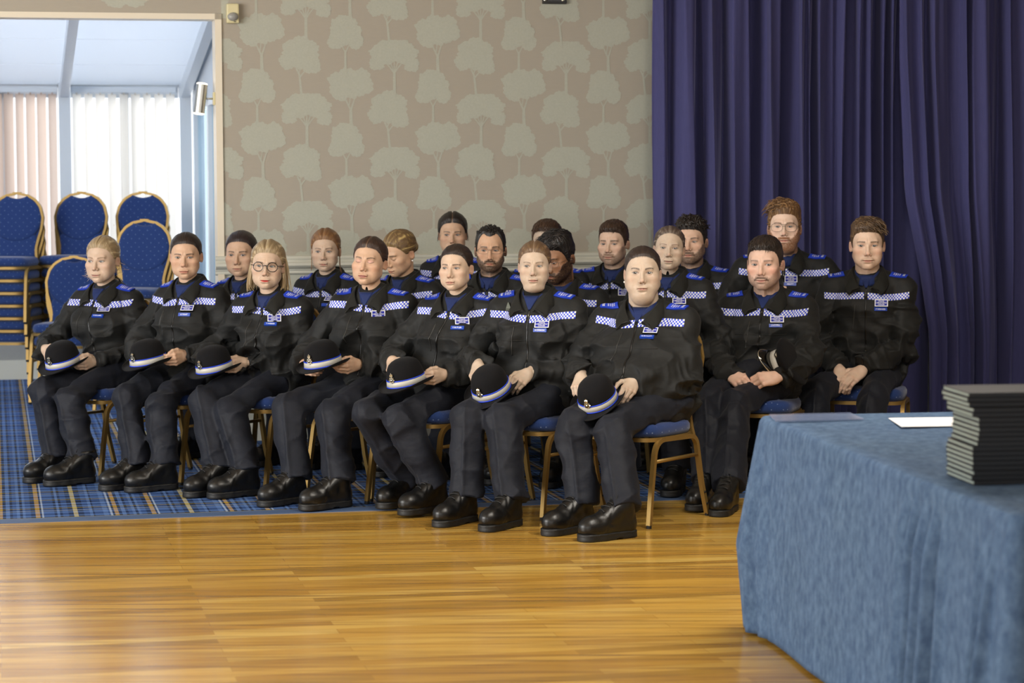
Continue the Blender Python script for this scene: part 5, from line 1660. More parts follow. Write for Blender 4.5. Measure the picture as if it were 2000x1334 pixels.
    if hd.get('glasses'):
        gm = make_glasses(hd['glasses'], None); gm.v = [Vector((R @ np.array(q[:], f32)) * mm + H) for q in gm.v]
        gm.build('glasses', M['glass_black'] if hd['glasses'] == 'round' else M['glass_wire'], root, smooth=True)
    if hd.get('earring'):
        for sx in hd['earring']:
            c = Vector((R @ np.array((sx * 79, -6, -40), f32)) * mm + H); mb = MB(); mb.lathe([(.0005, -.0055), (.0038, -.004), (.0055, 0), (.0038, .004), (.0005, .0055)], 14, M=Matrix.Translation(c)); mb.build('earring', M['pearl'], root, smooth=True)
    # ------------------------------------------------ collar of the jacket
    ns = sp.get('ns', 1.0) * (1.06 if male else 1.0)
    rx, ry = .068 * ns, .071 * ns; cz = zN + .0; vd = sp.get('vdepth', .052); jq = lambda P: jacket(P)
    n = 48; us_ = np.linspace(-1, 1, n + 1); B_r, T_r, M_r, E_r = [], [], [], []
    for s_ in us_:
        u = abs(s_); th_ = math.radians(172) * s_; sx, cx_ = math.sin(th_), -math.cos(th_); sg = 1 if s_ > 0 else -1
        fr = sstep(.55, 1.0, np.array([u]))[0]
        rad = np.array([sx, cx_, 0]); latv = np.array([sg, .15, 0]); dr_ = rad * (1 - fr) + latv * fr; dr_ /= np.linalg.norm(dr_)
        zb = cz - .010 - (vd - .004) * u ** 3.2; h = .074 * (1 - u ** 2.6) + .010; wv = .004 * math.sin(s_ * 9 + seed)
        B = np.array([N[0] + sx * rx, N[1] + .004 + cx_ * ry + .03 * fr, zb]); B[0] += sg * .006 * fr
        T = B + dr_ * (.006 + .008 * fr) + np.array([0, 0, h]); E = B + dr_ * (.044 + .030 * fr + wv) + np.array([0, 0, -.012 - .016 * fr])
        Mi_ = (T + E) / 2 + dr_ * .010 + np.array([0, 0, .006])
        B_r.append(B); T_r.append(T); M_r.append(Mi_); E_r.append(E)
    def push(arr, off):
        arr = np.array(arr, f32); O = arr.copy(); O[:, 1] = .5; Hh, ok = march(jq, O, np.broadcast_to(vec(0, -1, 0), O.shape), .7)
        m_ = ok & (arr[:, 1] > N[1] + .01); arr[m_, 1] = np.maximum(arr[m_, 1], Hh[m_, 1] + off); return arr
    B_r = push(B_r, .006); T_r = push(T_r, .020); M_r = push(M_r, .020); E_r = push(E_r, .014)
    for A_1 in (T_r, M_r, E_r):
        for _ in range(2): A_1[1:-1] = (A_1[:-2] + 2 * A_1[1:-1] + A_1[2:]) / 4
    dn = vec(0, 0, -.005)
    ring = [[B_r[i], T_r[i] * .985 + B_r[i] * .015 + dn, T_r[i], M_r[i], E_r[i], E_r[i] + dn * .8 - vec(0, .006, 0), B_r[i] * .8 + E_r[i] * .2 + vec(0, -.004, .006)] for i in range(n + 1)]
    vs = [tuple(p) for r_ in ring for p in r_]; m_ = 7
    fs = [(i * m_ + k, i * m_ + (k + 1) % m_, (i + 1) * m_ + (k + 1) % m_, (i + 1) * m_ + k) for i in range(n) for k in range(m_)] + [tuple(range(m_)), tuple(reversed(range(n * m_, n * m_ + m_)))]
    co = mesh_obj('collar', vs, fs, [M['collar']], jk); md = co.modifiers.new('s', 'SUBSURF'); md.levels = 1; md.render_levels = 1
    # ------------------------------------------------ shirt: stand collar and the piece in the open neck
    ring = []; n = 36
    for i in range(n + 1):
        th_ = math.radians(-168 + 336 * i / n); u = abs(th_) / math.radians(168); sx, cx_ = math.sin(th_), -math.cos(th_)
        def pt(dr, z): return (N[0] + sx * (rx - .006 + dr), N[1] + .004 + .022 * u * u + cx_ * (ry - .006 + dr), z)
        zb = cz - .04; zt = cz + .058 - .056 * u ** 2 - (.022 * u ** 10)
        ring.append([pt(.004, zb), pt(-.006, zt - .003), pt(-.004, zt), pt(.0, zt - .003), pt(.003, zb)])
    vs = [p for r_ in ring for p in r_]; m_ = 5
    fs = [(i * m_ + k, i * m_ + (k + 1) % m_, (i + 1) * m_ + (k + 1) % m_, (i + 1) * m_ + k) for i in range(n) for k in range(m_)] + [tuple(range(m_)), tuple(reversed(range(n * m_, n * m_ + m_)))]
    us = np.linspace(-1, 1, 9); zz = np.linspace(0, 1, 8)
    Og = np.array([[(N[0] + a_ * (.034 * (1 - q) + .004), .45, zN + .012 - (vd + .012) * q) for q in zz] for a_ in us], f32)
    pa = Patch(jq, Og.reshape(-1, 3), (0, -1, 0), (9, 8)); sv, sf = pa.slab(.0045, -.004, .06)
    b0 = len(vs); vs = [tuple(p) for p in vs] + [tuple(p) for p in sv]; fs += [tuple(b0 + k for k in q) for q in sf]
    mesh_obj('shirt', vs, fs, [M['shirt']], root)
    # ------------------------------------------------ tape, zip, badges, epaulettes
    zt_ = zN - sp.get('tape', .066); tw = sp.get('tapew', (.205 * ka ** .5 * max(1, g) ** .3))
    nu = 70; xs = np.linspace(-tw, tw, nu); hh = .0165
    Og = np.array([[(N[0] + a_, .45, zt_ + hh * q - .010 * (1 - (a_ / tw) ** 2) + .006 * math.sin(a_ * 19 + seed)) for q in (-1, -.33, .33, 1)] for a_ in xs], f32)
    pa = Patch(jq, Og.reshape(-1, 3), (0, -1, 0), (nu, 4))
    pa.ok[np.abs(xs) < .006] = False
    sv, sf = pa.slab(.0022, -.002, .05)
    arc = np.concatenate([[0], np.cumsum(np.minimum(np.linalg.norm(np.diff(pa.H[:, 1], axis=0), axis=1), .02))])
    cu = np.repeat(arc / .0083, 4); cv = np.tile(np.array([0, 1.333, 2.667, 4.0]), nu)
    if len(sf): mesh_obj('checked_tape', sv, [tuple(q) for q in sf], [M['tape']], jk, smooth=False, attrs={'cu': np.concatenate([cu, cu]), 'cv': np.concatenate([cv, cv]) * .999 + .001})
    zz = np.linspace(0, 1, 40); Og = np.array([[(N[0] * (1 - q * .6) + a_, .5, zN - vd - (zN - vd - .60) * q) for q in zz] for a_ in (-.0035, 0, .0035)], f32)
    pa = Patch(jq, Og.reshape(-1, 3), (0, -1, 0), (3, 40)); sv, sf = pa.slab(.003, -.002, .06)
    zo = mesh_obj('zip', sv, [tuple(q) for q in sf], [M['zip'], M['zip_metal']], jk)
    if near or sp.get('detail'):
        h0, n0 = pa.H[1, 2], pa.N[1, 2]; mb = MB(); mb.sweep([h0 + n0 * .005, h0 + n0 * .006 - vec(0, 0, .012), h0 + n0 * .006 - vec(0, 0, .026)], .0028, 6, flat=.5)
        mb.build('zip_pull', M['zip_metal'], jk, smooth=True)
        zz = np.linspace(0, 1, 16); Og = np.array([[(N[0] + .055 + .012 * q + a_, .5, zt_ - .05 - .135 * q) for q in zz] for a_ in (-.0016, .0016)], f32)
        pa = Patch(jq, Og.reshape(-1, 3), (0, -1, 0), (2, 16)); sv, sf = pa.slab(.0022, -.002, .05); mesh_obj('pocket_zip', sv, [tuple(q) for q in sf], [M['pocket_zip']], jk)
        xs2 = np.linspace(-.13, .13, 40); Og = np.array([[(N[0] * .8 + a_, .5, zt_ - .115 + q * .0012) for q in (-1, 1)] for a_ in xs2], f32)
        pa = Patch(jq, Og.reshape(-1, 3), (0, -1, 0), (40, 2)); sv, sf = pa.slab(.0018, -.002, .03); mesh_obj('seam', sv, [tuple(q) for q in sf], [M['seam']], jk)
    def plate(name, cx_, cz_, w_, h_, lines, tilt, mats, border):
        # jacket normal at the plate centre
        Og = np.array([(cx_, .5, cz_), (cx_ + .02, .5, cz_), (cx_ - .02, .5, cz_), (cx_, .5, cz_ + .012), (cx_, .5, cz_ - .012)], f32)
        Hh, ok = march(jq, Og, np.broadcast_to(vec(0, -1, 0), Og.shape)); xa = Hh[1] - Hh[2]; xa /= np.linalg.norm(xa); za = Hh[3] - Hh[4]; za = za - xa * float(za @ xa); za /= np.linalg.norm(za)
        nn_ = np.cross(za, xa); nn_ = nn_ if nn_[1] > 0 else -nn_
        if tilt: za = za * math.cos(tilt) + nn_ * math.sin(tilt); nn_ = np.cross(za, xa); nn_ = nn_ if nn_[1] > 0 else -nn_
        xr = -xa                                             # reads left to right for the viewer
        o_ = Hh[0] + nn_ * .007; mb = MB()
        def W(a, b, c): return Vector(o_ + xr * a + za * b + nn_ * c)
        def bx(x0, x1, z0, z1, c0, c1, mi):
            vs = [W(a, b, c) for a in (x0, x1) for b in (z0, z1) for c in (c0, c1)]
            mb.add(vs, [(0, 1, 3, 2), (4, 6, 7, 5), (0, 4, 5, 1), (2, 3, 7, 6), (0, 2, 6, 4), (1, 5, 7, 3)], mi)
        if border:
            bx(-w_ / 2 - .0012, w_ / 2 + .0012, -h_ / 2 - .0012, h_ / 2 + .0012, -.009, -.0005, 2); bx(-w_ / 2, w_ / 2, -h_ / 2, h_ / 2, -.003, .0, 1); bx(-w_ / 2 + border, w_ / 2 - border, -h_ / 2 + border, h_ / 2 - border, -.002, .0006, 0)
        else: bx(-w_ / 2, w_ / 2, -h_ / 2, h_ / 2, -.009, .0006, 0)
        for (txt, yc, hh_, mw) in lines:
            tv, tf, tw_ = text_mesh(txt); k_ = hh_; sx_ = min(k_, mw / tw_)
            mb.add([W((a - tw_ / 2) * sx_, yc + (b - .5) * k_, .0011) for a, b in tv], tf, 1)
        mb.build(name, mats, jk)
    bx0 = N[0] - sp.get('badge_x', .082)
    if sp.get('badge', True):
        bz = zt_ - sp.get('badge_dz', .040)
        plate('badge', bx0, bz, .068, .037, [('POLICE', .0085, .0062, .03), ('COMMUNITY SUPPORT', 0, .0062, .056), ('OFFICER', -.0085, .0062, .034)], sp.get('badge_tilt', 0), [M['badge_blue'], M['white_print'], M['zip']], .0042)
        if sp.get('nm'): plate('name_strip', bx0 + sp.get('nm_dx', .004), bz - sp.get('nm_dz', .031), .066, .018, [(sp['nm'], 0, .0075, .050)], 0, [M['name_blue'], M['white_print']], 0)
    if sp.get('clip'):
        Og = np.array([(N[0] + .118, .5, zt_ + .038), (N[0] + .138, .5, zt_ + .038), (N[0] + .118, .5, zt_ + .058)], f32); Hh, _ = march(jq, Og, np.broadcast_to(vec(0, -1, 0), Og.shape)); xa = Hh[1] - Hh[0]; xa /= np.linalg.norm(xa); za = Hh[2] - Hh[0]; za -= xa * float(za @ xa); za /= np.linalg.norm(za); nn_ = -np.cross(za, xa); nn_ = nn_ if nn_[1] > 0 else -nn_
        def W(a, b, c): return Vector(Hh[0] + xa * a + za * b + nn_ * c)
        mb = MB(); tri = [(.018, -.016), (-.016, -.016), (.004, .02), (.010, .02)]; mb.add([W(a, b, .002) for a, b in tri] + [W(a * .8, b * .85, .010) for a, b in tri], [(0, 1, 2, 3), (7, 6, 5, 4), (0, 4, 5, 1), (1, 5, 6, 2), (2, 6, 7, 3), (3, 7, 4, 0)])
        mb.sweep([W(.014, -.018, .006), W(-.024, -.018, .006)], .003, 8); mb.build('lapel_clip', M['clip'], jk)
    for sx in (1, -1):
        a0, a1 = sw - .068, sw + .024
        us = np.linspace(0, 1, 12); vs_ = np.linspace(-1, 1, 8)
        Og = np.array([[(N[0] + sx * (a0 + (a1 - a0) * q + .126), N[1] + .020 + .024 * w_ + .165, zN + .236) for w_ in vs_] for q in us], f32)
        dv = vec(-sx * .42, -.55, -.72); pa = Patch(lambda P: jacket(P, True), Og.reshape(-1, 3), dv, (12, 8))
        sv, sf = pa.slab(.0065, -.003, .06)
        if sx > 0: sf = [tuple(reversed(q)) for q in sf]
        vs = [tuple(p) for p in sv]; fs = [tuple(q) for q in sf]; mi = [0] * len(fs)
        # lettering: reads along the shoulder, top edge toward the neck
        def lay(txt, qc, hgt, wid):
            tv, tf, tw_ = text_mesh(txt); L_ = a1 - a0
            w0 = np.array([(b - .5) * hgt for a, b in tv]); q_ = qc - w0 / L_; w_v = .5 - sx * 0 + (-(tv[:, 0] / tw_ - .5) * wid / .05) * (1 if sx < 0 else -1) * 1
            p_ = pa.at(q_, w_v, .0074); b = len(vs); vs.extend(tuple(k) for k in p_); fs.extend(tuple(b + k for k in q) for q in tf); mi.extend([1] * len(tf))
        if near or sp.get('detail'):
            lay('POLICE', .22, .0062, .022); lay('COMMUNITY', .34, .0062, .032); lay('SUPPORT', .46, .0062, .026); lay('OFFICER', .58, .0062, .026); lay(sp.get('num', '30318'), .82, .011, .036)
        else: lay('POLICE', .25, .008, .024); lay('SUPPORT', .45, .008, .03); lay('30318', .78, .013, .036)
        mesh_obj('epaulette', vs, fs, [M['epaulette'], M['white_print']], jk, fmat=mi, smooth=False)
    # ------------------------------------------------ extras
    ctx = dict(root=root, Mw=Mw, Mi=Mi, ray_fwd=ray_fwd, N=N, fdir=fdir, alpha=alpha, P=Pw, knees=knees, wr=wr, hands=hands, lat=lat)
    if sp.get('ring'):
        pass
    if sp.get('chair', True):
        cl = Pw + fdir * sp.get('chair_fwd', .035) + lat * sp.get('chair_lat', 0)
        if 'seat' in sp: cl = Vector((sp['seat'][0], sp['seat'][1], 0))
        place_chair((cl.x, cl.y, floor_z), alpha + math.radians(sp.get('chair_rot', 0)), sp['chair_label'], 'chairs the officers sit on')
    if sp.get('hat'): build_hat(ctx, *sp['hat'])
    return ctx


HAT = []
def hat_proto():
    r = empty('bowler_hat')
    # crown
    prof = [(.0005, .128), (.02, .127), (.04, .1235), (.058, .116), (.073, .104), (.0825, .088), (.0885, .07), (.092, .05), (.0945, .03), (.0965, .012), (.099, .003), (.099, 0)]
    mb = MB(); mb.lathe(prof[::-1], 48, .90, 1.06, cap=False); mb.build('crown', M['felt'], r, smooth=True)
    # brim, dipping front and back, rolled up at the sides
    vs = []; n = 72; cols = [(0, 0), (.25, .0), (.55, .0), (.8, .002), (.95, .005), (1.0, .008), (1.0, .011), (.95, .0085), (.8, .006), (.55, .004), (.25, .004), (0, .004)]
    for t_, dz in cols:
        for i in range(n):
            a = 2 * math.pi * i / n; ca, sa = math.cos(a), math.sin(a)
            ri = np.array([.099 * .90 * ca, .099 * 1.06 * sa]); w_ = .034 + .012 * sa * sa
            o_ = ri * (1 + w_ * t_ / np.linalg.norm(ri)); up = .014 * t_ ** 2 * ca * ca - .012 * t_ ** 1.3 * sa * sa
            vs.append((o_[0], o_[1], dz + up))
    m_ = len(cols); fs = [(j * n + i, j * n + (i + 1) % n, (j + 1) * n + (i + 1) % n, (j + 1) * n + i) for j in range(m_ - 1) for i in range(n)]
    mesh_obj('brim', vs, fs, [M['felt']], r)
    def bandp(name, z0, z1, off, mat):
        def rr(z): return float(np.interp(z, [0, .003, .012, .03, .05, .07], [.099, .099, .0965, .0945, .092, .0885]))
        mb = MB(); mb.lathe([(rr(z0), z0), (rr(z0) + off, z0 + .0006), (rr((z0 + z1) / 2) + off, (z0 + z1) / 2), (rr(z1) + off, z1 - .0006), (rr(z1), z1)], 64, .90, 1.06, cap=False); return mb.build(name, mat, r, smooth=True)
    bandp('hat_band', .0105, .0355, .0016, M['band']); bandp('band_edge', .006, .0108, .0024, M['band_blue']); bandp('band_edge', .0352, .0405, .0024, M['band_blue'])
    # crest on the front
    T = Matrix.Translation((0, .1025, .047)) @ Matrix.Rotation(math.radians(7), 4, 'X') @ Matrix.Rotation(math.pi, 4, 'Z')
    def place(mb): mb.v = [T @ v for v in mb.v]; return mb
    mb = MB(); pts = []
    for i in range(32):
        a = 2 * math.pi * i / 32 + math.pi / 2; k = .0175 if i % 4 == 0 else .0125 if i % 4 == 2 else .0148
        pts.append((k * math.cos(a), k * math.sin(a)))
    mb.add([(x, 0.0, z) for x, z in pts] + [(x * .86, -.004, z * .86) for x, z in pts], [tuple(range(32, 64))] + [(i, (i + 1) % 32, 32 + (i + 1) % 32, 32 + i) for i in range(32)])
    b = place(mb).build('crest', M['silver'], r)
    mb = MB(); mb.lathe([(.0088, 0), (.0088, .002), (.0072, .0024)], 24, cap=True, M=Matrix.Translation((0, -.003, 0)) @ Matrix.Rotation(math.pi / 2, 4, 'X')); place(mb).build('roundel', M['black_metal'], b)
    mb = MB(); mb.lathe([(.0062, 0), (.005, .0022), (.001, .003)], 20, M=Matrix.Translation((0, -.005, 0)) @ Matrix.Rotation(math.pi / 2, 4, 'X')); place(mb).build('boss', M['silver'], b, smooth=True)
    mb = MB(); mb.box((0, -.002, .018), (.016, .004, .004))
    for sx in (-1, 0, 1): mb.lathe([(.0035, -.003), (.0042, .001), (.001, .006)], 10, M=Matrix.Translation((sx * .0052, -.002, .0225 + (.002 if sx == 0 else 0))))
    mb.box((0, -.002, .031), (.0018, .0025, .006)); mb.box((0, -.002, .0315), (.005, .0025, .0018))
    place(mb).build('crown_emblem', M['silver'], b)
    return r


def build_hat(ctx, px, py, fwd, yaw, pitch, roll, label, s=1.0):
    if not HAT: h = hat_proto(); HAT.append(h)
    else: h = copy_tree(HAT[0])
    c = ctx['Mw'] @ Vector(ctx['ray_fwd'](px, py, fwd))
    ya = math.radians(yaw)
    m = Matrix.Translation(c) @ Matrix.Rotation(math.pi - ya, 4, 'Z') @ Matrix.Rotation(math.radians(-pitch), 4, 'X') @ Matrix.Rotation(math.radians(roll), 4, 'Y') @ Matrix.Diagonal((s, s, s, 1))
    h.matrix_basis = m
    setp(h, label, 'hat', 'bowler hats held on laps')


def peaked_cap(ctx, px, py, fwd):
    r = empty('peaked_cap'); c = ctx['Mw'] @ Vector(ctx['ray_fwd'](px, py, fwd))
    mb = MB(); mb.lathe([(.088, -.045), (.089, -.01), (.096, .0), (.125, .022), (.131, .032), (.126, .040), (.10, .045), (.05, .047), (.0005, .0475)], 48, .93, 1.05, cap=False); mb.build('crown', M['felt'], r, smooth=True)
    mb = MB(); mb.lathe([(.0885, -.043), (.0905, -.042), (.0905, -.012), (.0885, -.011)], 48, .93, 1.05, cap=False); mb.build('hat_band', M['band'], r, smooth=True)
    vs = []; n = 26
    for k, (t_, dz) in enumerate([(0, 0), (.5, -.010), (1, -.030), (1, -.034), (.5, -.014), (0, -.004)]):
        for i in range(n + 1):
            a = math.radians(28 + 124 * i / n); q = (1 - abs(2 * i / n - 1) ** 2.2); vs.append((.084 * math.cos(a) * (1 + .02 * t_), .094 * math.sin(a) + .062 * t_ * q, -.040 + dz * (.4 + .6 * q)))
    fs = [(j * (n + 1) + i, j * (n + 1) + i + 1, ((j + 1) % 6) * (n + 1) + i + 1, ((j + 1) % 6) * (n + 1) + i) for j in range(6) for i in range(n)]
    mesh_obj('peak', vs, fs, [M['patent']], r)
    mb = MB(); mb.sweep([vs[2 * (n + 1) + i] for i in range(n + 1)], .003, 6); mb.build('peak_trim', M['silver'], r, smooth=True)
    mb = MB(); mb.lathe([(.001, 0), (.014, .001), (.017, .004), (.010, .007), (.001, .008)], 16, M=Matrix.Translation((0, .096, .004)) @ Matrix.Rotation(-math.pi / 2, 4, 'X')); mb.build('crest', M['silver'], r, smooth=True)
    zx = Vector((.80, -.42, .42)).normalized(); yx = Vector((-.35, -.70, .62)); yx = (yx - zx * yx.dot(zx)).normalized(); xx = yx.cross(zx)
    r.matrix_basis = Matrix.Translation(c) @ Matrix((xx, yx, zx)).transposed().to_4x4()
    setp(r, 'black peaked cap with glossy peak resting on the lap of the man with a moustache', 'hat')
# ------------------------------------------------------------------ who sits where
PALE, FAIR, WARM, TAN, OLIVE, BROWN = srgb(188, 168, 149), srgb(196, 170, 148), srgb(194, 160, 134), srgb(206, 168, 138), srgb(198, 160, 132), srgb(148, 108, 80)
BLACKH, DKBR, BRN, MDBR, LTBR, BLOND, GINGER = srgb(22, 17, 15), srgb(42, 30, 23), srgb(66, 47, 34), srgb(88, 64, 44), srgb(118, 90, 62), srgb(168, 136, 92), srgb(128, 84, 46)
WD = (0.0)
PEOPLE = []
def P_(**k): PEOPLE.append(k)

# front row, left to right
P_(label='person with wispy blonde tied hair holding a bowler hat, leftmost in the front row', chair_label='banquet chair under the blonde woman at the left end of the front row',
   head=(201, 508, 91), Y=12.75, fb=27, fy=15, pitch=-2, near=True, seat=(-2.190, 12.570), chair_rot=-9, tape=.058, sw=.162, g=.95, nm='S HOLMES', num='30251',
   knees=[(75, 752), (124, 766)], toes=[(50, 938), (88, 944)], foot=(38, 52),
   hands=((86, 690, .22), (97, 716, .33), 'grip', 0), hat=None, hd=dict(skin=FAIR, hair=srgb(146, 124, 92), hi=srgb(206, 190, 156), browc=srgb(120, 92, 66), iris=(.09, .1, .1), gaze=(3.4, 0), style='slick', part=-4, parta=.1, thick=7, bun=(10, -96, -18, 26), lip=.85, mouth=.5, jaw=.95,
   wisps=[(62, 10, -55, 22, 34, 32), (-64, -20, -50, 20, 34, 30), (0, -40, 118, 40, 10, 10)]))
PEOPLE[-1]['hands'] = (((88, 682, .20), (101, 712, .33), 'grip', 45), ((187, 704, .16), (148, 717, .30), 'grip', -40))
PEOPLE[-1]['hat'] = (125, 712, .29, 30, 16, 2, 'bowler hat with silver crest on the lap of the blonde woman at the far left')

P_(label='person with dark scraped back hair and wrinkled brow, second from left in the front row', chair_label='banquet chair under the dark haired woman second from left in the front row',
   head=(363, 500, 92), Y=12.35, fb=28, fy=-1, pitch=-3, near=True, seat=(-1.730, 12.280), chair_rot=-8, sw=.160, g=.95, nm='G TONT', num='30262',
   knees=[(237, 762), (300, 778)], toes=[(197, 953), (246, 956)], foot=(46, 56),
   hd=dict(skin=WARM, hair=srgb(38, 28, 24), iris=(.10, .07, .05), gaze=(-1.2, 0), style='slick', thick=4, bun=None, lip=1.15, mouth=-1.5, brow_w=1.2, brow_arch=.7, brow_z=-1, jaw=.94, blush=.5))
PEOPLE[-1]['hands'] = (((262, 690, .22), (270, 702, .33), 'grip', 45), ((362, 694, .16), (325, 710, .30), 'grip', -45))
PEOPLE[-1]['hat'] = (291, 710, .29, 38, 10, 3, 'bowler hat held by the woman with scraped back dark hair')

P_(label='person with round black glasses, red lips and shoulder length blonde bob in the front row', chair_label='banquet chair under the woman in round black glasses',
   head=(523, 519, 96), Y=12.0, fb=26, fy=1, pitch=1, roll=-3, near=True, seat=(-1.272, 12.050), chair_rot=-10, tape=.056, sw=.160, g=1.0, nm='T PARKES', num='30277', badge_tilt=.35,
   knees=[(389, 771), (438, 786)], toes=[(363, 966), (408, 968)], foot=(42, 54),
   hd=dict(skin=FAIR, hair=srgb(138, 117, 86), hi=srgb(206, 188, 152), hia=.9, browc=srgb(96, 68, 48), iris=(.12, .15, .15), gaze=(2.2, 0), style='bob', part=8, parta=.2, thick=9, line_dz=-3, lip=.85, lipc=srgb(190, 44, 40), lipa=.95, mouth=1.2, age=.9, glasses='round', jaw=.95, ear=1.05,
   strands=[([(60, -18, 60), (74, -26, 10), (80, -26, -50), (84, -8, -98), (76, 14, -118)], 4.0, 60, 11), ([(-60, -18, 60), (-76, -26, 10), (-84, -28, -50), (-90, -14, -98), (-84, 10, -112)], 4.0, 60, 11), ([(40, -70, 50), (52, -84, 0), (56, -86, -60), (52, -70, -104)], 5, 50, 16), ([(-40, -70, 50), (-54, -84, 0), (-60, -86, -60), (-56, -70, -104)], 5, 50, 16)]))
PEOPLE[-1]['hands'] = (((400, 705, .2), (404, 718, .30), 'grip', 45), ((478, 708, .16), (438, 724, .30), 'grip', -40))
PEOPLE[-1]['hat'] = (420, 723, .29, 36, 12, 2, 'bowler hat held by the woman in round glasses with red lipstick')

P_(label='person with centre parted brown hair and lowered eyelids, fourth from left in the front row', chair_label='banquet chair under the woman with lowered eyelids in the front row',
   head=(722, 512, 106), Y=11.65, fb=24, fy=14, pitch=4, roll=-4, near=True, seat=(-0.720, 11.646), chair_rot=-12, tape=.05, sw=.176, g=1.08, bust=1.2, nm=None, num='30284', badge_tilt=.55,
   knees=[(556, 782), (640, 792)], toes=[(508, 984), (588, 991)], foot=(44, 52), hs=1.03,
   hd=dict(skin=WARM, hair=srgb(54, 38, 30), style='slick', part=0, thick=7, bun=None, eye=.2, lip=1.15, lipc=srgb(150, 88, 80), lipa=.85, brow_w=1.25, brow_arch=1.25, eyeshadow=srgb(196, 150, 140), lash=.9, jaw=.98, blush=.6))
PEOPLE[-1]['hands'] = (((592, 712, .2), (608, 728, .31), 'grip', 45), ((700, 712, .16), (655, 724, .31), 'grip', -40))
PEOPLE[-1]['hat'] = (632, 714, .30, 32, 10, 4, 'bowler hat held by the woman with lowered eyelids')

P_(label='person with tight dark ponytail, stern look and hat over belt, fifth in the front row', chair_label='banquet chair under the stern dark haired woman fifth in the front row',
   head=(891, 523, 93), Y=11.35, fb=28, fy=18, pitch=1, near=True, seat=(-0.400, 11.320), chair_rot=-8, tape=.056, sw=.165, g=1.0, nm='E BUTLER', num='30281', badge_tilt=.5,
   knees=[(708, 792), (770, 806)], toes=[(741, 989), (783, 1002)], foot=(40, 46), footz=(.012, .012),
   hd=dict(skin=FAIR, hair=srgb(40, 29, 24), iris=(.09, .08, .07), gaze=(1.8, 0), style='slick', thick=4, bun=None, lip=1.0, mouth=-1.6, brow_w=1.2, brow_arch=.6, jaw=1.02, nose=1.04))
PEOPLE[-1]['hands'] = (((765, 704, .2), (764, 725, .31), 'grip', 45), ((868, 732, .15), (822, 747, .30), 'grip', -40))
PEOPLE[-1]['hat'] = (795, 750, .30, 36, 12, 4, 'bowler hat held low by the woman with the tight dark ponytail')

P_(label='person with centre parted light brown hair and clip on lapel, sixth in the front row', chair_label='banquet chair under the woman with light brown centre parting',
   head=(1044, 519, 94), Y=11.1, fb=22, fy=5, pitch=1, near=True, clip=True, seat=(0.105, 11.060), chair_rot=-14, tape=.078, sw=.172, g=1.1, nm='H DEAKIN', num='30290', bust=1.1,
   knees=[(908, 800), (975, 806)], toes=[(853, 1020), (944, 1029)], foot=(36, 34), floor=.0, footz=(.0, .0), nm_dz=.024,
   hd=dict(skin=PALE, hair=srgb(92, 70, 50), hi=srgb(150, 122, 86), iris=(.09, .1, .1), gaze=(2.0, 0), style='slick', part=0, parta=.85, thick=6, bun=None, lip=1.05, mouth=-1.3, brow_arch=1.1, brow_w=.9, jaw=1.0, fat=.25, lash=.85))
PEOPLE[-1]['hands'] = (((933, 712, .2), (925, 742, .30), 'grip', 40), ((1032, 728, .17), (996, 760, .30), 'grip', 5))
PEOPLE[-1]['hat'] = (961, 765, .30, 30, 27, 2, 'bowler hat held in both hands by the woman with a lapel clip')

P_(label='person of heavier build with dark tied hair, nearest of the front row', chair_label='bronze framed banquet chair at the near right end of the front row',
   head=(1255, 533, 106), Y=10.95, fb=22, fy=4, pitch=3, near=True, seat=(0.579, 10.790), chair_rot=-14, tape=.05, sw=.192, g=1.32, bust=1.5, belly=.7, nm='M MOLLOY', num='30305', hs=1.06, drop=.165, tg=1.14, ns=1.12, nm_dz=.026,
   knees=[(1113, 818), (1190, 824)], toes=[(1068, 1036), (1138, 1047)], foot=(46, 56), floor=.0, footz=(.0, .0), boot=1.04, tapew=.215,
   hd=dict(skin=PALE, hair=srgb(44, 33, 28), iris=(.06, .05, .045), gaze=(1.6, 0), style='slick', thick=4, bun=None, lip=.9, mouth=-3.0, brow_w=1.25, brow_arch=1.2, jaw=1.06, fat=1.0, neck=64, line_dz=2, earring=(1,)))
PEOPLE[-1]['hands'] = (((1134, 734, .2), (1122, 772, .31), 'grip', 40), ((1240, 742, .17), (1214, 785, .31), 'rest', -5))
PEOPLE[-1]['hat'] = (1169, 786, .31, 28, 27, 2, 'bowler hat on the knees of the heavier woman at the near end')

# right hand group
P_(label='person with short dark hair and moustache, clasped hands, cap at his elbow', chair_label='banquet chair under the man with the moustache beside the table',
   head=(1494, 514, 105), Y=11.95, fb=18, fy=17, pitch=-2, near=True, seat=(1.235, 11.80), sw=.192, g=1.08, nm='J LOVELL', num='30311', headfwd=.06, lean=.06,
   knees=[(1376, 768), (1432, 776)], toes=[(1352, 992), (1400, 1000)], foot=(22, 20), floor=.0, footz=(.008, .0),
   hands=(((1424, 728, .27), (1456, 752, .33), 'clasp', 0), ((1518, 736, .26), (1462, 744, .34), 'clasp', 20)), cuff=(.0, .03),
   hd=dict(sex='m', skin=srgb(216, 180, 160), hair=srgb(40, 31, 26), iris=(.07, .09, .10), gaze=(-3.4, 0), style='short', top=10, side=2.5, rough=.5, locks=260, lock_l=22, lock_r=.5, sweep=(.1, 1.0, -.1), droop=5, lift=.1, curl=.15, flat=.95, arch=2, lock_z=62, blush=1.0, beard=.45, beard_t=.6, tache=.85, lip=.9, brow_w=1.3, brow_arch=.5, browa=.7, ear=1.05))
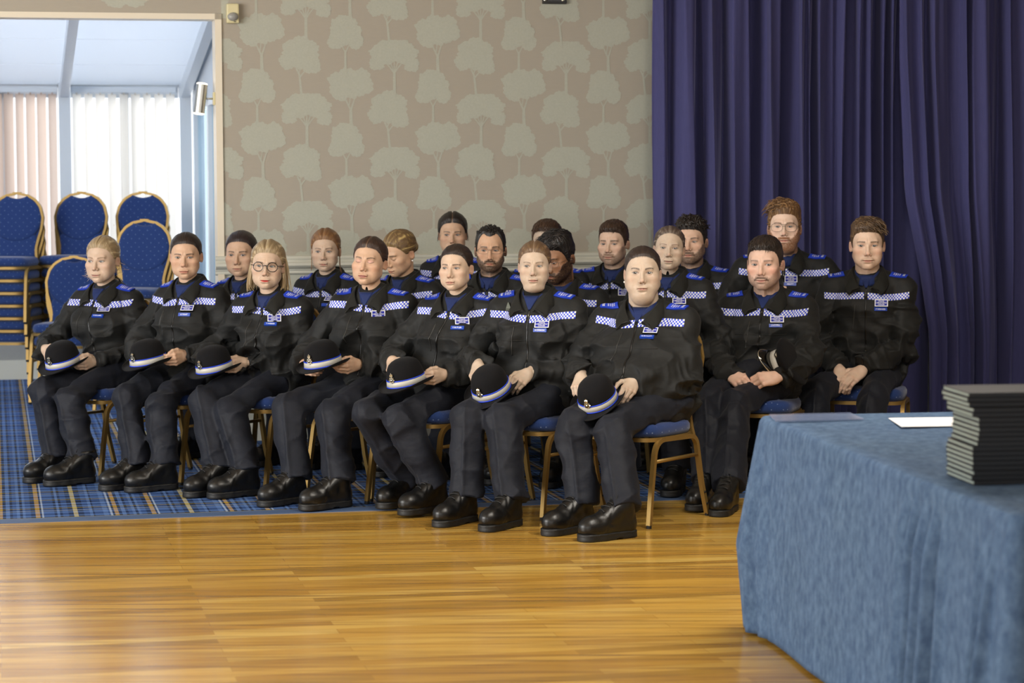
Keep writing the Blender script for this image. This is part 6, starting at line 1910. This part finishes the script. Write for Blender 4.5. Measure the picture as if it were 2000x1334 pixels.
P_(label='person with swept light brown quiff and hands clasped low, rightmost against the curtain', chair_label='banquet chair at the right against the blue curtain',
   head=(1694, 478, 99), Y=12.3, fb=14, fy=7, pitch=-1, near=True, tape=.088, sw=.190, g=.98, nm='F WEAVER', num='30316',
   knees=[(1590, 752), (1706, 758)], toes=None or [(1560, 960), (1680, 968)], foot=(20, 8),
   hands=(((1640, 722, .25), (1654, 758, .36), 'clasp', -10), ((1684, 722, .25), (1640, 756, .37), 'rest', 25)), cuff=(.02, .02),
   hd=dict(sex='m', skin=srgb(216, 186, 164), hair=srgb(74, 56, 40), hi=srgb(132, 106, 74), iris=(.06, .07, .07), gaze=(.6, 0), style='short', top=18, side=3.5, rough=.7, locks=300, lock_l=34, lock_r=.65, sweep=(-.8, .6, .2), lift=.1, flat=.85, curl=.16, droop=8, lock_z=64, fwd=9, brow_w=1.25, brow_arch=.4, lip=.95, jaw=.95, tache=.22, blush=.7, ear=1.05))
P_(label='person with thin wire glasses, ginger beard and folded arms behind the man with the moustache', chair_label='banquet chair behind the man with the moustache',
   head=(1532, 444, 100), Y=12.75, fb=10, fy=8, pitch=4, sw=.205, g=1.2, belly=.5, nm='ABLETT', badge=True, badge_x=.04, detail=True, hs=1.1,
   hands=(((1500, 588, .20), (1556, 578, .22), 'rest', 0), ((1570, 596, .20), (1515, 600, .22), 'rest', 0)), poles=[(.9, .1, -.7), (-.9, .1, -.7)], cuff=(.0, .0),
   hd=dict(sex='m', skin=srgb(220, 190, 170), hair=srgb(100, 72, 46), hi=srgb(160, 122, 78), hia=.8, iris=(.06, .065, .07), gaze=(.5, -.5), style='short', top=24, side=8, rough=.6, locks=300, lock_l=42, lock_r=.75, sweep=(.55, .25, .6), lift=.1, curl=.2, arch=9, flat=.9, droop=14, lock_z=60, fwd=9, beard=.9, beard_t=5, beardc=srgb(126, 78, 42), tache=.8, brow_w=1.2, browc=srgb(100, 70, 46), glasses='aviator', fat=.45, neck=62, ear=1.05))

# second row
P_(label='person with dark scraped back hair, half hidden behind the woman in round glasses', chair_label='banquet chair of the woman half hidden behind the round glasses',
   head=(471, 496, 90), Y=13.35, fb=28, fy=8, pitch=-2, sw=.158, g=.95, nm=None, detail=True,
   hd=dict(skin=WARM, hair=srgb(40, 28, 28), iris=(.08, .06, .05), gaze=(-1, 0), style='slick', thick=5, bun=None, brow_w=1.1, brow_arch=.7, lip=.9, mouth=-.8, age=.3, jaw=.94, nose=1.05))
P_(label='person with copper blonde tied hair in the second row before the papered wall', chair_label='banquet chair of the copper blonde woman in the second row',
   head=(636, 490, 83), Y=13.1, fb=26, fy=4, pitch=-1, sw=.160, g=.98, nm='R', detail=True,
   hd=dict(skin=FAIR, hair=srgb(116, 80, 50), hi=srgb(172, 132, 84), iris=(.08, .1, .12), gaze=(.5, 0), style='slick', part=4, parta=.25, thick=9, bun=None, brow_w=1.0, brow_arch=1.0, browc=srgb(84, 58, 40), lip=.95, mouth=-1.0, lash=.95,
   strands=[([(72, 0, 20), (78, 6, -30), (76, 14, -80), (78, 16, -110)], 1.0, 8, 3), ([(-74, 0, 20), (-80, 6, -30), (-80, 14, -80), (-90, 16, -120)], 1.0, 8, 3)]))
P_(label='person with highlighted blonde knotted hair and pearl earring, head bowed in the second row', chair_label='banquet chair of the woman with bowed head',
   head=(781, 494, 92), Y=12.75, fb=30, fy=44, pitch=-20, roll=-4, sw=.162, g=1.0, nm=None, detail=True, headfwd=.05, hs=1.0,
   hd=dict(skin=TAN, hair=srgb(104, 80, 52), hi=srgb(186, 160, 104), hia=.95, browc=srgb(58, 42, 30), style='slick', part=8, parta=.3, thick=10, bun=(-10, -92, 4, 34), eye=.2, brow_w=1.4, brow_arch=.5, lip=1.0, lash=.9, earring=(-1,)))
P_(label='person with receding black hair, rectangular glasses and short dark beard in the second row', chair_label='banquet chair of the man with rectangular glasses',
   head=(958, 488, 89), Y=12.5, fb=20, fy=2, pitch=0, sw=.185, g=1.0, nm='A PETER', detail=True,
   hd=dict(sex='m', line='recede', skin=OLIVE, hair=srgb(24, 19, 17), iris=(.04, .03, .025), gaze=(1.2, 0), style='short', top=10, side=5, rough=.7, locks=260, lock_l=16, lock_r=.6, sweep=(0, -.4, .4), lift=.4, curl=.5, lock_z=80, beard=.92, beard_t=2.5, tache=.8, brow_w=1.5, brow_arch=.7, glasses='rect', lip=1.05, nose=1.08))
P_(label='person with thick black hair, wire glasses and full beard looking down in the second row', chair_label='banquet chair of the bearded man looking down',
   head=(1089, 503, 100), Y=12.3, fb=26, fy=34, pitch=-16, sw=.188, g=1.05, nm=None, detail=True, headfwd=.06, hs=1.06,
   hd=dict(sex='m', skin=BROWN, hair=srgb(18, 15, 15), hi=srgb(58, 50, 48), iris=(.03, .02, .02), eye=.45, style='short', top=24, side=7, rough=.5, locks=280, lock_l=36, lock_r=.6, sweep=(.5, .5, .2), lift=.15, curl=.15, flat=.9, droop=8, fwd=8, lock_z=62, beard=.96, beard_t=6, tache=.85, brow_w=1.5, glasses='oval', lip=1.1, nose=1.08))
P_(label='person with grey streaked tied hair and raised chin behind the heavier woman', chair_label='banquet chair of the older woman with raised chin',
   head=(1307, 486, 90), Y=11.98, fb=22, fy=4, pitch=5, roll=-3, sw=.160, g=.98, nm=None, detail=True, badge=True,
   hd=dict(skin=PALE, hair=srgb(74, 60, 52), hi=srgb(150, 138, 126), hia=.9, browc=srgb(112, 86, 70), iris=(.09, .1, .1), gaze=(0, -.6), eye=.75, style='slick', thick=4, bun=None, line_dz=8, brow_w=.8, brow_arch=.9, lip=.75, mouth=-.8, age=1.0, jaw=1.0))
# third row
P_(label='person with centre parted dark hair at the back against the papered wall', chair_label='banquet chair of the dark haired woman at the back',
   head=(884, 458, 82), Y=13.55, fb=26, fy=0, pitch=0, sw=.160, g=1.0, nm=None, detail=True,
   hd=dict(skin=WARM, hair=srgb(30, 22, 19), iris=(.07, .055, .05), gaze=(2, 0), style='slick', part=0, parta=.6, thick=11, bun=None, brow_w=1.1, brow_arch=.7, lip=1.0, fat=.2,
   strands=[([(74, 4, 30), (80, 4, -10), (84, 2, -40)], 1.0, 7, 4), ([(-76, 4, 30), (-84, 4, -10), (-86, 2, -38)], 1.0, 7, 4)]))
P_(label='person with brown fringe mostly hidden behind the bearded man looking down', chair_label='banquet chair of the mostly hidden man at the back',
   head=(1068, 474, 88), Y=13.3, fb=18, fy=10, pitch=0, sw=.182, g=1.0, nm=None,
   hd=dict(sex='m', skin=PALE, hair=srgb(62, 44, 32), style='short', top=12, side=5, locks=260, lock_l=26, lock_r=.5, sweep=(0, .9, -.1), lift=.1, curl=.15, flat=.95, arch=2, droop=6, lock_z=60, brow_w=1.0))
P_(label='person with neat short brown hair and light stubble at the back beside the curtain edge', chair_label='banquet chair of the man with stubble at the back',
   head=(1198, 475, 87), Y=13.2, fb=22, fy=20, pitch=-1, sw=.185, g=1.0, nm=None, detail=True,
   hd=dict(sex='m', skin=srgb(212, 180, 158), hair=srgb(58, 42, 32), iris=(.08, .07, .06), gaze=(-3, 0), style='short', top=13, side=3.5, rough=.4, locks=260, lock_l=24, lock_r=.5, sweep=(-.3, .9, .05), lift=.1, curl=.15, flat=.95, arch=2, droop=5, lock_z=60, beard=.55, beard_t=1, tache=.45, brow_w=1.4, brow_arch=.4, lip=.95, ear=1.0))
P_(label='person with curly dark hair and beard half hidden behind the older woman', chair_label='banquet chair of the curly haired man by the curtain',
   head=(1350, 471, 90), Y=12.95, fb=18, fy=14, pitch=0, sw=.188, g=1.02, nm=None, detail=True,
   hd=dict(sex='m', skin=srgb(210, 174, 150), hair=srgb(34, 27, 23), iris=(.1, .1, .1), gaze=(2.5, 0), style='short', top=20, side=5, rough=.9, locks=200, lock_l=20, lock_r=1.1, sweep=(0, .4, .2), lift=.8, curl=1.0, droop=4, fwd=8, lock_z=58, beard=.75, beard_t=4, tache=.6, brow_w=1.2, lip=1.0, ear=1.0))

for sp in PEOPLE:
    ctx = build_person(sp)
    if sp['label'].startswith('person with short dark hair and moustache'): peaked_cap(ctx, 1537, 711, .17)
